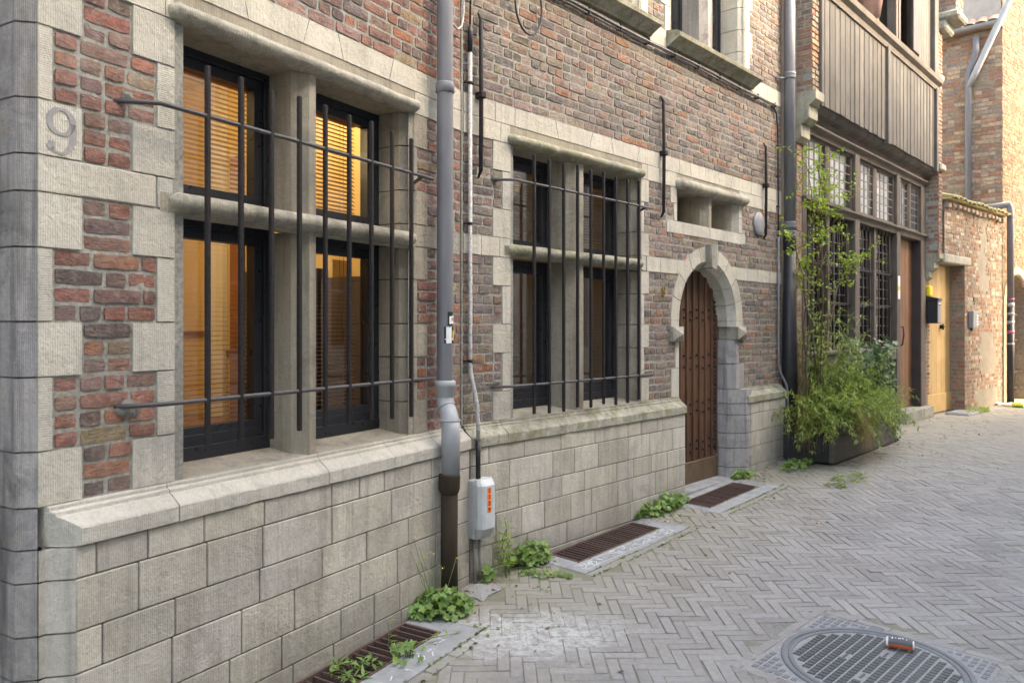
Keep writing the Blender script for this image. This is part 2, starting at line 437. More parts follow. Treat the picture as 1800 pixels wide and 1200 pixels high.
M['blind'] = None
s_ = N('wood_blind')
p_ = s_.n('ShaderNodeBsdfPrincipled'); s_.put(p_.inputs[0], (.36, .19, .065)); p_.inputs['Roughness'].default_value = .45
t_ = s_.n('ShaderNodeBsdfTranslucent'); s_.put(t_.inputs[0], (.55, .30, .08)); x_ = s_.n('ShaderNodeMixShader'); x_.inputs[0].default_value = .35
s_.t.links.new(p_.outputs[0], x_.inputs[1]); s_.t.links.new(t_.outputs[0], x_.inputs[2]); s_.t.links.new(x_.outputs[0], s_.out.inputs[0])
M['blind'] = s_.m
M['blind_dark'] = m_simple('wood_blind_dark', (.10, .06, .03), .5, 0, .2, 20, 0)
M['ochre'] = m_simple('room_ochre', (.58, .42, .19), .8, 0, .06, 2, .02)
M['roomfloor'] = m_simple('room_floor', (.22, .085, .035), .35, 0, .15, 4, .05)
M['roomwhite'] = m_simple('room_white', (.6, .55, .46), .8, 0, .05, 2, .02)
M['bulb'] = m_emit('lamp_bulb', (1, .68, .35), 6)
M['leaf_a'] = m_leaf('leaf_fresh', (.33, .42, .075), (.21, .30, .05))
M['leaf_b'] = m_leaf('leaf_pale', (.35, .39, .17), (.25, .30, .11))
M['leaf_c'] = m_leaf('leaf_ivy', (.09, .15, .055), (.17, .22, .12), .12)
M['leaf_g'] = m_leaf('leaf_weed', (.25, .36, .11), (.17, .27, .08))
M['dry'] = m_leaf('dry_grass', (.55, .37, .15), (.38, .27, .13))
M['stem'] = m_simple('stem', (.09, .06, .035), .8, 0, .3, 20, .3)
M['stem_g'] = m_simple('stem_green', (.14, .20, .06), .6, 0, .3, 20, .1)
M['yellow'] = m_simple('yellow', (.75, .60, .03), .5, 0, .1, 20, 0)
M['pink'] = m_simple('pinkish', (.45, .27, .22), .6, 0, .15, 8, .05)

def pav_mat(name, sheet=False):
    s = N(name); v = s.attr('lp').outputs['Vector']; c = s.attr('col').outputs['Color']
    x, y, z = s.sep(v)
    # distance from the facade (o) in the frame of the second wall
    o = s.math('ADD', s.math('MULTIPLY', x, W2.n[0]), s.math('ADD', s.math('MULTIPLY', y, W2.n[1]), W2.d))
    al = s.math('ADD', s.math('MULTIPLY', x, W2.dir[0]), s.math('MULTIPLY', y, W2.dir[1]))
    n1 = s.noise(v, 1.4, 5, .6); n2 = s.noise(v, 40, 5, .7); n3 = s.noise(v, 5, 5, .7)
    base = c if not sheet else s.mix(s.ramp(n2, .3, .7), (.17, .162, .145), (.25, .235, .20))
    k = s.ramp(n2, .3, .7, .82, 1.15)
    b = s.mix(1.0, base, s.comb(k, k, k), 'MULTIPLY')
    b = s.mix(s.ramp(n1, .42, .72, 0, .38), b, (.38, .36, .335)); b = s.mix(s.ramp(s.noise(v, 2.3, 5, .65), .52, .74, 0, .4), b, (.17, .155, .145)); b = s.mix(s.ramp(s.noise(v, 16, 5, .75), .58, .74, 0, .45), b, (.42, .405, .38))                  # dust
    edge = s.ramp(s.math('ADD', o, s.math('MULTIPLY', n3, 1.3)), .75, 1.9, 1, 0)
    mossm = s.math('MULTIPLY', edge, s.ramp(n3, .35, .62, .2, 1))
    b = s.mix(s.math('MULTIPLY', mossm, .9 if sheet else .6), b, (.155, .145, .075) if sheet else (.20, .19, .095))
    jm = s.ramp(n1, .35, .6)
    if sheet: b = s.mix(s.math('MULTIPLY', jm, .45), b, (.15, .15, .07))
    sand = s.math('MULTIPLY', s.ramp(al, 6.5, 10.5), s.ramp(o, .8, 3.6, 1, .30))
    b = s.mix(s.math('MULTIPLY', sand, s.ramp(n3, .3, .65, .5, .95)), b, (.37, .33, .255))
    # lime wash spilt near the drain pipe
    dx = s.math('SUBTRACT', x, .12); dy = s.math('SUBTRACT', y, 3.78)
    r2 = s.math('SQRT', s.math('ADD', s.math('MULTIPLY', dx, dx), s.math('MULTIPLY', s.math('MULTIPLY', dy, dy), 3.0)))
    wm = s.ramp(s.math('ADD', r2, s.math('MULTIPLY', s.noise(v, 7, 6, .75), .9)), .68, 1.02, 1, 0)
    wm = s.math('MULTIPLY', wm, s.ramp(s.noise(v, 22, 6, .8), .42, .56, .12, 1)); b = s.mix(s.math('MULTIPLY', wm, .95 if sheet else .70), b, (.54, .535, .52))
    h = s.math('ADD', n2, s.math('MULTIPLY', n3, .6))
    return s.pbr(b, .82, normal=s.bump(h, .5, .006), spec=.3)
M['litter'] = m_simple('litter', (1, 1, 1), .9, 0, .2, 80, 0)
M['passage'] = m_simple('passage_dark', (.035, .028, .024), .95, 0, .3, 6, .4)
M['moss'] = m_leaf('moss', (.20, .24, .05), (.13, .16, .04), .15)
M['chalk'] = m_simple('chalk', (.62, .64, .66), .9, 0, .1, 40, .1)
M['leaf_b2'] = m_leaf('leaf_soft', (.34, .40, .13), (.23, .29, .085))
M['magenta'] = m_simple('magenta_sticker', (.4, .10, .20), .5, 0, .2, 20, 0)
M['canred'] = m_simple('can_red', (.70, .13, .04), .35, 0, .1, 20, 0)
M['leafpaint'] = m_simple('green_paint', (.10, .30, .05), .4, 0, .1, 20, 0)
M['paver'] = pav_mat('clinker_paver')
M['joints'] = pav_mat('paver_joints', True)

# ---------------------------------------------------------------- masonry helpers
PAL_A = [((.29, .112, .076), 5), ((.36, .135, .07), 2.4), ((.215, .115, .093), 4), ((.145, .094, .085), 2.3), ((.31, .215, .11), .9), ((.30, .165, .13), 3)]
PAL_B = [((.200, .128, .100), 5), ((.285, .125, .068), 1.7), ((.175, .138, .118), 6), ((.120, .100, .092), 3.5), ((.23, .185, .125), 1.6), ((.235, .170, .138), 4)]
PAL_C = [((.28, .125, .075), 4), ((.34, .165, .095), 3), ((.29, .215, .155), 3), ((.22, .165, .13), 3)]
def pick(p, sp=1.0):
    t = R()*sum(x[1] for x in p)
    for c, w_ in p:
        t -= w_
        if t <= 0: break
    k = 1+U(-.2, .22)*sp; return (c[0]*k, c[1]*k*(1+U(-.07, .07)*sp**2), c[2]*k*(1+U(-.1, .1)*sp**2), 0)
def sub(iv, holes):
    out = list(iv)
    for h0, h1 in holes:
        nx = []
        for a, b in out:
            if h1 <= a or h0 >= b: nx.append((a, b)); continue
            if h0 > a: nx.append((a, h0))
            if h1 < b: nx.append((h1, b))
        out = nx
    return out
def brick1(m, a0, a1, z0, z1, oo, c, lvl, back=.014):
    h = oo+U(-.003, .004)
    j = lambda e: U(-e, e)
    if lvl == 0:
        e = .004
        F = [m.vert(a0+e+j(.001), h+j(.001), z0+e+j(.001)), m.vert(a1-e, h+j(.001), z0+e), m.vert(a1-e, h+j(.001), z1-e), m.vert(a0+e, h, z1-e)]
        K = [m.vert(a0, oo-back, z0), m.vert(a1, oo-back, z0), m.vert(a1, oo-back, z1), m.vert(a0, oo-back, z1)]
        m.face(F, c)
        for i in range(4):
            q = (i+1) % 4; m.face([K[i], K[q], F[q], F[i]], c)
        return
    nx = max(2, int((a1-a0)/.03)); nz = 2
    e = .0025; t1, t2, t3, t4 = j(.0018), j(.0018), j(.0018), j(.0018)
    G = []
    for zi in range(nz+1):
        row = []
        for xi in range(nx+1):
            fx, fz = xi/nx, zi/nz
            ed = xi in (0, nx) or zi in (0, nz)
            cr = xi in (0, nx) and zi in (0, nz)
            a = a0+e+(a1-a0-2*e)*fx+(j(.0015)); z = z0+e+(z1-z0-2*e)*fz+j(.0022)+(t1*(1-fx)+t2*fx if zi == 0 else t3*(1-fx)+t4*fx if zi == nz else 0)
            if cr:
                a += (.0018 if xi == 0 else -.0018); z += (.0018 if zi == 0 else -.0018)
            o = h+(U(-.0022, .0) if ed else U(-.0015, .002))
            row.append(m.vert(a, o, z))
        G.append(row)
    for zi in range(nz):
        for xi in range(nx):
            m.face([G[zi][xi], G[zi][xi+1], G[zi+1][xi+1], G[zi+1][xi]], c, 0, False)
    ring = [(G[0][i]) for i in range(nx+1)]+[G[i][nx] for i in range(1, nz+1)]+[G[nz][i] for i in range(nx-1, -1, -1)]+[G[i][0] for i in range(nz-1, 0, -1)]
    B = []
    for i in ring:
        a, o, z = m.lp[i]; B.append(m.vert(a+(.001 if a > (a0+a1)/2 else -.001), oo-back, z+(.001 if z > (z0+z1)/2 else -.001)))
    n = len(ring)
    for i in range(n):
        q = (i+1) % n; m.face([B[i], B[q], ring[q], ring[i]], c)
def brickwork(m, s0, s1, z0, z1, c, excl, pal, lvl=1, oo=0.0, L=.180, H=.085, jt=.009, hole=None, mort=1, bk=.0045):
    """rows of bricks with mortar behind, leaving out what excl / hole return for a height"""
    rows = int(round((z1-z0)/c))
    for r in range(rows):
        za = z0+r*c; zc = za+c/2
        ev = r % 2
        for a, b in sub([(s0, s1)], excl(zc)):
            x = a
            if b-a < .02: continue
            first = True
            while x < b-.012:
                ln = (L if R() < (.85 if ev else .2) else H)*U(.96, 1.04)
                if first and ev: ln = H if R() < .5 else L*.72
                first = False
                rem = b-x
                if rem-ln < .05: ln = rem if rem < L*1.15 else rem/2
                brick1(m, x+jt/2, min(x+ln, b)-jt/2, za+jt/2, za+c-jt/2, oo, pick(pal), lvl)
                x += ln
        for a, b in sub([(s0, s1)], (hole or (lambda z: []))(zc)):
            o = oo-bk
            m.quad([(a, o, za), (b, o, za), (b, o, za+c), (a, o, za+c)], (1, 1, 1, 0), mort)
def sblock(m, a0, a1, z0, z1, of=.003, ob=-.05, gap=.003, bev=.004, var=.08, tool=None, warm=0):
    k = U(1-var, 1+var*.6); w_ = U(-.03, .03)+warm
    c = (k*(1+w_*.5), k, k*(1-w_), (R() < .35)*1.0 if tool is None else tool)
    m.bbox(a0+gap, a1-gap, ob, of+U(-.001, .001), z0+gap, z1-gap, bev, c)
def joints(m, a0, a1, z0, z1, o):
    m.quad([(a0, o, z0), (a1, o, z0), (a1, o, z1), (a0, o, z1)])
def roll(m, s0, s1, zc, oc, ro, rz, n=12, ends=.05, c=(1, 1, 1, 0), seg=10):
    """rounded drip moulding with rounded ends"""
    st = []
    for i in range(5):
        a = i/4*pi/2; st.append((s0+ends*(1-sin(a)), .35+.65*sin(a)))
    st = [(s0+ends*(1-cos(i/5*pi/2)), .15+.85*sin(i/5*pi/2)) for i in range(6)]
    mid = [(s0+ends+(s1-s0-2*ends)*i/seg, 1) for i in range(1, seg)]
    st = st+mid+[(s0+s1-a, k) for a, k in reversed(st)]
    rings = []
    for i, (s, k) in enumerate(st):
        w_ = 1+.05*sin(i*2.1)+U(-.02, .02)
        rings.append([m.vert(s, oc+ro*k*w_*cos(2*pi*q/n), zc+rz*k*w_*sin(2*pi*q/n)) for q in range(n)])
    for A, B in zip(rings, rings[1:]):
        for q in range(n): m.face([A[q], A[(q+1) % n], B[(q+1) % n], B[q]], c, 0, True)
    m.face(rings[0][::-1], c); m.face(rings[-1], c)

C = .0587; Z0 = -.571
kz = lambda k: Z0+C*k
ROWS = [(0, 3, 1), (3, 7, 0), (7, 10, 1), (10, 14, 0), (14, 17, 1), (17, 19, 2), (19, 22, 1), (22, 26, 0), (26, 29, 1)]
ZB0, ZB1, ZB2 = kz(29), kz(31), kz(33)     # upper stone band: two courses of stone
PROWS = [-.703, -.807, -.976, -1.112, -1.286, -1.427, -1.62]

# ================================================================ BRICK HOUSE
H1 = thing('brick_house', W2(4.5, -.3, -1.5), 'old brick town house with pale stone bands, barred mullioned windows and arched oak door', 'house')
bw1, bw2 = MB(W1), MB(W2)
D = .19
E1 = 3.722; B2 = 3.146; S2E = 7.64
WIN1 = (1.838, 3.283, 2.52, 2.56); WIN2 = (3.56, 5.045, 4.236, 4.312)
def q_w(row, l, sh): return l if row == 1 else sh
def excl1(z):
    e = []
    if z < kz(0): return [(-9, 9)]
    if z < ZB0:
        for a, b, t in ROWS:
            if kz(a) <= z < kz(b):
                if t == 2: return [(-9, 1.84), (1.8, 3.31), (3.31, 9)]
                e = [(-9, 1.494 if t == 1 else 1.398), (1.671 if t == 1 else 1.766, 3.40 if t == 1 else 3.31)]
        return e
    if z < ZB2: return [(-9, 9)]
    return [(-9, 1.348)]
def hole1(z):
    if kz(0) <= z < ZB0-.0: return [(1.88, 3.24)]
    return []
ZTOP = kz(33)+C*44
brickwork(bw1, 1.348, E1, kz(0), ZTOP, C, excl1, PAL_A, 1, hole=hole1)
ac, ar, ri, zs = 6.125, .640, .515, .05      # door arch
UW = [(3.56, 5.045), (5.47, 6.82)]
ZS = 2.36; ZU = kz(33)+C*42
SW = (5.582, 6.687, .853, 1.125)
def excl2(z):
    if z < kz(0): return [(-9, 99)]
    e = []
    if z < ZB0:
        for a, b, t in ROWS:
            if kz(a) <= z < kz(b):
                if t == 2: e = [(-9, 5.63), (5.6, 9)]
                else:
                    e = [(3.40 if t == 1 else 3.484, WIN2[1]+(.11 if t == 1 else .045))]
        if .755 < z < .87: e.append((5.42, 6.83))
        elif .87 <= z < 1.14: e.append((SW[0]-(.10 if z > 1.0 else .05), SW[1]+.07))
        if z < zs: e.append((5.49 if -.12 < z or z < -.4 else 5.56, 6.80 if z < -.35 or z > -.12 else 6.70))
        elif z < zs+ar:
            h = sqrt(max(0, ar*ar-(z-zs)**2)); e.append((ac-h-.004, ac+h+.004))
        return e
    if z < ZB2: return [(-9, 99)]
    if 2.25 < z < ZS: return [(3.5, 5.15), (5.15, 5.45), (5.44, 7.04), (7.04, 7.9)]
    if ZS <= z < ZU:
        k = int((z-ZS)/(C*3.5)) % 2
        return [(a-.08-.06*k, b+.09+.07*k) for a, b in UW]
    return []
def hole2(z):
    e = []
    if z < kz(0): return [(5.60, 6.64)]
    if kz(0) <= z < ZB0: e = [(WIN2[0]+.03, WIN2[1]-.03)]
    if z < zs: e.append((5.62, 6.63))
    elif z < zs+ri: h = sqrt(ri*ri-(z-zs)**2); e.append((ac-h, ac+h))
    if SW[2] < z < SW[3]: e.append((SW[0]+.01, SW[1]-.01))
    if ZS < z < ZU: e += [(a+.02, b-.02) for a, b in UW]
    return e
def excl2b(z):
    e = excl2(z)
    return e
zb = kz(-21)
brickwork(bw2, B2, S2E, kz(0), ZTOP, C, excl2b, PAL_B, 1, hole=hole2)
# mortar behind the plinth
for m, a, b in ((bw1, 1.37, E1), (bw2, B2, 5.60), (bw2, 6.64, S2E)):
    m.quad([(a, -.012, -1.8), (b, -.012, -1.8), (b, -.012, kz(0)), (a, -.012, kz(0))], (1, 1, 1, 0), 1)
# vertical mortar seam where the two facades meet
bw1.box(E1+.0005, E1+.012, -.03, .006, kz(0), ZTOP, (1, 1, 1, 0), 1)
for v in (0,):
    n0 = len(bw1.v)
    bw1.v += bw2.v; bw1.lp += bw2.lp; bw1.f += [tuple(i+n0 for i in f) for f in bw2.f]
    bw1.c += bw2.c; bw1.mi += bw2.mi; bw1.sm += bw2.sm
obj('brickwork', bw1, [M['brick'], M['mortar']], H1)

# ---- stone dressings
st = MB(W1); sd = MB(W1)
def jambL(m, s_edge, w_to, za, zb_, ch=.044, dp=-.32, col_=None, cham=True):
    """stone whose chamfered reveal looks towards -s"""
    k = U(.9, 1.05); c = (k, k, k*U(.96, 1.02), 1.0 if w_to-s_edge < .07 else 0.0)
    poly = [(s_edge, .003), (w_to-.003, .003), (w_to-.003, dp), (s_edge-ch, dp), (s_edge-ch, -ch)]
    m.prism([(a, b) for a, b in poly], za+.003, zb_-.003, 'z', c)
def jambR(m, s_edge, w_to, za, zb_, ch=.062, dp=-.24, mf=None):
    """stone at the left of an opening seen from its other side: w_to < s_edge"""
    k = U(.9, 1.05); c = (k, k, k*U(.96, 1.02), 1.0 if s_edge-w_to < .08 else 0.0)
    poly = [(w_to+.003, .003), (s_edge, .003), (s_edge+ch, -ch), (s_edge+ch, dp), (w_to+.003, dp)]
    m.prism(poly, za+.003, zb_-.003, 'z', c)
# portal jamb at the left edge of the picture
pj = MB(W1)
allrows = [(kz(a), kz(b), t) for a, b, t in ROWS]+[(ZB0, ZB1, 1), (ZB1, ZB2, 0)]
zz = ZB2; t = 1
while zz < 2.2: allrows.append((zz, zz+C*(3 if t else 4), t)); zz += C*(3 if t else 4); t = 1-t
low = [(-.703, kz(0), 0)]+[(PROWS[i+1], PROWS[i], 0) for i in range(len(PROWS)-1)]
for za, zb_, t in allrows:
    wt = 1.494 if t else 1.398
    st_k = U(.92, 1.05)
    k = U(.90, 1.06); c = (k, k, k*.98, 0.0 if t else 1.0)
    st.prism([(1.350, .003), (wt-.004, .003), (wt-.004, -.06), (1.350, -.06)], za+.003, zb_-.003, 'z', c)
for za, zb_, t in allrows+low:
    k = U(.85, 1.1); c = (k, k, k*U(.98, 1.04), 0)
    pj.prism([(1.349, .002), (1.349, -.3), (1.304, -.3), (1.304, -.044)], za+.003, zb_-.003, 'z', c)
pj.box(1.309, 1.42, -.298, -.046, -1.7, 2.2, (.25, .25, .25, 0)); pass
# rows 2 (middle band): stones across
for a0, a1 in ((1.494, 1.766),): pass
sblock(st, 1.402, 1.766, kz(17), kz(19), tool=0)
sblock(st, 1.766, 1.836, kz(17), kz(19), ob=-.19, tool=0, var=.15)
# window 1 inner quoins
for a, b, t in ROWS:
    za, zb_ = kz(a), kz(b)
    if t != 2: jambR(st, 1.838, 1.671 if t == 1 else 1.766, za, zb_, ch=.004)
    m = sd
    poly = lambda w_: [(3.283, .003), (w_-.003, .003), (w_-.003, -.24), (3.222, -.24), (3.222, -.055)]
    k = U(.9, 1.08)
    wt = 3.40 if t == 1 else (3.31 if t == 0 else 3.55)
    sd.prism(poly(wt), za+.003, zb_-.003, 'z', (k, k, k, 0))
sblock(st, 3.555, E1, kz(17), kz(19)) if False else None
# band over window 1: flat arch of slanted stones, lower course beside the lintel
def band(m, cuts, s0, s1, za, zb_, slant=None, var=.06):
    xs = [s0]+cuts+[s1]
    for i in range(len(xs)-1):
        l, r = xs[i], xs[i+1]
        sl = slant.get(round(l, 3), 0) if slant else 0; sr = slant.get(round(r, 3), 0) if slant else 0
        k = U(1-var, 1.04); c = (k, k, k*U(.96, 1), 0)
        g = .002
        P = [(l+g-sl/2, za+g), (r-g-sr/2, za+g), (r-g+sr/2, zb_-g), (l+g+sl/2, zb_-g)]
        F = [m.vert(p[0], .004, p[1]) for p in P]; K = [m.vert(p[0], -.05, p[1]) for p in P]
        m.face(F, c)
        for q in range(4): m.face([K[q], K[(q+1) % 4], F[(q+1) % 4], F[q]], c)
band(st, [1.84, 2.165, 2.50, 2.72, 3.09, 3.40], 1.402, E1-.004, ZB1, ZB2, {2.165: -.03, 2.5: .035, 2.72: -.035, 3.09: .035})
band(st, [1.62, 1.80], 1.402, 1.836, ZB0, ZB1)
band(st, [3.41], 3.285, E1-.004, ZB0, ZB1)
st2 = MB(W2)
band(st2, [3.42, 3.60, 4.02, 4.40, 4.66, 5.0, 5.29, 5.62, 5.80, 6.05, 6.30, 6.55, 6.95, 7.25], B2+.004, S2E, ZB1, ZB2,
     {4.02: -.03, 4.40: .035, 4.66: -.03, 5.0: .035, 5.8: -.03, 6.05: .03, 6.3: -.03, 6.55: .03})
band(st2, [3.32, 3.47], B2+.004, 3.556, ZB0, ZB1)
band(st2, [5.13, 5.33], 5.047, 5.58, ZB0, ZB1)
band(st2, [6.80, 7.2], 6.69, S2E, ZB0, ZB1)
# middle band wall 2
band(st2, [3.30, 3.46], B2+.004, 3.556, kz(17), kz(19))
def xa(z): return sqrt(max(0, ar*ar-(z-zs)**2))
za, zb_ = kz(17), kz(19)
for l, r in ((5.12, 5.32), (5.32, None), (None, 6.86), (6.86, 7.09), (7.09, 7.36), (7.36, S2E)):
    k = U(.93, 1.05); c = (k, k, k*.98, 0)
    L0, L1 = (l, l) if l else (ac+xa(za)+.004, ac+xa(zb_)+.004)
    R0, R1 = (r, r) if r else (ac-xa(za)-.004, ac-xa(zb_)-.004)
    P = [(L0+.002, za+.002), (R0-.002, za+.002), (R1-.002, zb_-.002), (L1+.002, zb_-.002)]
    F = [st2.vert(p[0], .004, p[1]) for p in P]; K = [st2.vert(p[0], -.05, p[1]) for p in P]
    st2.face(F, c)
    for q in range(4): st2.face([K[q], K[(q+1) % 4], F[(q+1) % 4], F[q]], c)
for a, b, t in ROWS:
    z_a, z_b = kz(a), kz(b)
    if t != 2: jambR(st2, 3.56, 3.40 if t == 1 else 3.484, z_a, z_b, ch=.004)
    else: sblock(st2, WIN2[1], 5.12, z_a, z_b, ob=-.2)
    k = U(.92, 1.08); wt = WIN2[1]+(.11 if t == 1 else .045)
    if t != 2: st2.prism([(WIN2[1], .003), (wt-.003, .003), (wt-.003, -.05), (WIN2[1], -.05)], z_a+.003, z_b-.003, 'z', (k, k, k, 0.0 if t else 1.0))
# reveal stones of window 2 right jamb
sr2 = MB(W2)
for a, b, t in ROWS:
    k = U(.88, 1.08)
    sr2.prism([(WIN2[1]-.001, .001), (WIN2[1]-.001, -.24), (WIN2[1]-.06, -.24), (WIN2[1]-.06, -.055)], kz(a)+.003, kz(b)-.003, 'z', (k, k, k, 0))
# door jambs above plinth
dj = MB(W2)
prow = [(kz(0), -.40, 1), (-.40, -.12, 0), ]
for (za, zb_, t) in [(kz(0), -.34, 1), (-.34, -.12, 0)]:
    k = U(.93, 1.03)
    st2.prism([(5.49 if t else 5.56, .003), (5.61, .003), (5.67, -.06), (5.67, -.17), (5.49, -.17)], za+.003, zb_-.003, 'z', (k, k, k, 0))
    dj.prism([(6.64, .003), (6.80-.003 if t else 6.70-.003, .003), (6.80 if t else 6.70, -.17), (6.58, -.17), (6.58, -.06)], za+.003, zb_-.003, 'z', (k, k, k, 0))
low2 = [(kz(0), -.703)]+[(PROWS[i], PROWS[i+1]) for i in range(5)]
for zt, zb_ in low2:
    k = U(.85, 1.08)
    zb2 = zb_
    dj.prism([(6.58, -.17), (6.58, -.055), (6.71, .072), (6.80, .072), (6.80, -.17)], zb2+.003, zt-.003, 'z', (k, k, k*1.01, 0))
obj('stone_quoins', st, M['stone'], H1, label='pale tooled stone quoins and bands of the near facade')
obj('stone_quoins', st2, M['stone'], H1, label='pale tooled stone quoins and bands of the far facade')
obj('portal_jamb', pj, M['stone_grey'], H1, label='dark stained chamfered stone jamb of the portal at the left')
obj('door_jamb', dj, M['stone_grey'], H1)
# portal at the very left: recessed plank door and the wall beyond it
po = MB(W1)
for i in range(8): po.box(.1+i*.15, .1+i*.15+.146, -.36, -.31, -1.62, 2.2, (U(.8, 1.1),)*3+(0,))
obj('portal_door', po, M['oak'], H1)
pw = MB(W1)
pw.box(-3.0, .1, -.3, 0, -1.8, ZTOP, (1, 1, 1, 0)); pw.box(.1, 1.348, -.3, 0, 2.2, ZTOP, (1, 1, 1, 0))
obj('side_wall', pw, M['stone_dirty'], H1)

# ---- door arch with keystone and imposts
am = MB(W2)
ang = [0, 18, 37, 56, 74, 83.5, 96.5, 106, 124, 143, 162, 180]
for i in range(len(ang)-1):
    if ang[i] == 83.5: continue
    a0, a1 = radians(ang[i]+.35), radians(ang[i+1]-.35)
    k = U(.92, 1.05); c = (k, k, k*.97, 0)
    prof = [(ar, -.16), (ar, .004), (ri, .004), (ri-.06, -.06), (ri-.06, -.18)]
    nseg = 4; rings = []
    for q in range(nseg+1):
        a = a0+(a1-a0)*q/nseg
        rings.append([am.vert(ac+r*cos(a), o, zs+r*sin(a)) for r, o in prof])
    for A, B in zip(rings, rings[1:]):
        for q in range(len(prof)-1): am.face([A[q], A[q+1], B[q+1], B[q]], c)
    am.face(rings[0], c); am.face(rings[-1][::-1], c)
for za, zb_ in ((0.0, zs),):
    am.prism([(ac-ar, .003), (ac-ri, .003), (ac-ri+.06, -.06), (ac-ri+.06, -.17), (ac-ar, -.17)], za, zb_, 'z')
    am.prism([(ac+ri, .003), (ac+ar, .003), (ac+ar, -.17), (ac+ri-.06, -.17), (ac+ri-.06, -.06)], za, zb_, 'z')
arch = obj('door_arch', am, M['stone'], H1)
km = MB(W2)
k0, k1 = zs+.44, zs+ar+.015
for a0, a1, o in ((-.05, .05, .055),):
    P = [(ac-.042, k0+.02), (ac+.042, k0+.02), (ac+.062, k1), (ac-.062, k1)]
    F = [km.vert(p[0]*1.0, o, p[1]) for p in P]; K = [km.vert(p[0], -.17, p[1]) for p in P]
    Cn = [km.vert(ac, o+.02, k0), km.vert(ac, o+.02, k1)]
    km.face([F[0], Cn[0], Cn[1], F[3]]); km.face([Cn[0], F[1], F[2], Cn[1]])
    for q in range(4): km.face([K[q], K[(q+1) % 4], F[(q+1) % 4], F[q]])
    km.face([F[3], Cn[1], F[2]]); km.face([F[0], F[1], Cn[0]])
obj('keystone', km, M['stone_dirty'], arch)
for sgn in (-1, 1):
    im = MB(W2); cx = ac+sgn*(.575); hw, z0_, z1_ = .085, -.12, .0
    im.bbox(cx-hw, cx+hw, -.17, .035, z0_, z1_, .004)
    i0 = [im.vert(cx-hw+.006, .0355, z0_+.006), im.vert(cx+hw-.006, .0355, z0_+.006), im.vert(cx+hw-.006, .0355, z1_-.006), im.vert(cx-hw+.006, .0355, z1_-.006)]
    ap = im.vert(cx, .075, (z0_+z1_)/2)
    for q in range(4): im.face([i0[q], i0[(q+1) % 4], ap])
    obj('impost', im, M['stone_dirty'], arch)

# ---- plinth: coursed ashlar and its moulded top
pm = MB(W1); pt = MB(W1)
def ashlar(m, s0, s1, rows, seed, lead=None, of=.07, zlow=None):
    rnd = random.Random(seed)
    for r in range(len(rows)-1):
        zt, zb_ = rows[r], rows[r+1]
        x = s0-.0; first = True
        while x < s1-.02:
            ln = rnd.uniform(.17, .42)
            if first and r % 2 == 0: ln = rnd.uniform(.10, .2)
            if first and lead: ln = lead[r % len(lead)]
            first = False
            if s1-(x+ln) < .09: ln = s1-x
            k = rnd.uniform(.80, 1.08); c = (k, k, k*rnd.uniform(.93, 1.02), 0)
            m.bbox(x+.0022, x+ln-.0022, -.01, of+rnd.uniform(-.0015, .0015), zb_+.0022, zt-.0022, .0035, c)
            x += ln
ashlar(pm, 1.43, E1-.01, PROWS, 3, [.07, .22, .09, .35])
for i in range(len(PROWS)-1):
    k = U(.9, 1.05)
    pm.prism([(1.351, .004), (1.372, .006), (1.43, .070), (1.44, .06), (1.44, 0)], PROWS[i+1]+.003, PROWS[i]-.003, 'z', (k, k, k, 0))
pm2 = MB(W2)
ashlar(pm2, B2-.005, 5.595, PROWS, 11)
pm3 = MB(W2); ashlar(pm3, 6.80, S2E, PROWS[:6]+[-1.6], 14)
joints(pm, 1.437, E1, -1.7, -.70, .063); joints(pm2, B2, 5.59, -1.7, -.70, .063); joints(pm3, 6.8, S2E, -1.7, -.70, .063)
PROF = [(-.03, -.571), (.010, -.571), (.013, -.576), (.013, -.586), (.026, -.592), (.028, -.604), (.036, -.607), (.078, -.638), (.083, -.646), (.083, -.699), (.05, -.701), (-.03, -.701)]
def mould(m, cuts, s0, s1, mitre=False, ks=None):
    xs = [s0]+cuts+[s1]
    for i in range(len(xs)-1):
        k = U(.92, 1.06); c = (k, k, k, 0)
        l, r = xs[i]+.002, xs[i+1]-.002
        if mitre and i == 0:
            n = len(PROF)
            A = [m.vert(1.366+max(0, p[0])*.065/.07, p[0], p[1]) for p in PROF]; B = [m.vert(r, *p) for p in PROF]
            for q in range(n): m.face([A[q], A[(q+1) % n], B[(q+1) % n], B[q]], c)
            m.face(A, c)
        else:
            n = len(PROF); ns = max(2, int((r-l)/.05)); prev = None
            for q in range(ns+1):
                x = l+(r-l)*q/ns; ch = U(.003, .010) if R() < .10 else 0
                cur = [m.vert(x, p[0]+(U(-.0012, .0012)-(ch if p[0] > .07 else 0) if p[0] > 0 else 0), p[1]+(U(-.0010, .0010) if p[0] > 0 else 0)-(ch*.5 if p[0] > .07 and p[1] > -.66 else 0)) for p in PROF]
                if prev:
                    for z in range(n): m.face([prev[z], prev[(z+1) % n], cur[(z+1) % n], cur[z]], c)
                else: m.face(cur[::-1], c)
                prev = cur
            m.face(prev, c)
mm = MB(W1); mould(mm, [1.80, 2.56, 3.02, 3.40], 1.366, E1-.008, True)
mm2 = MB(W2); mould(mm2, [3.45, 4.37, 5.10], B2-.005, 5.60); mm3 = MB(W2); mould(mm3, [7.15], 6.72, S2E)
# footing course under the ashlar
for m in (pm, pm2, pm3):
    m.mi = [1 if len(f) == 4 and all(abs(m.lp[i][1]-.063) < 1e-6 for i in f) else 0 for f in m.f]
    obj('plinth', m, [M['plinth'], M['joint']], H1)
obj('plinth_moulding', mm, M['stone'], H1)
obj('plinth_moulding', mm2, M['stone_moss'], H1); obj('plinth_moulding', mm3, M['stone_moss'], H1)

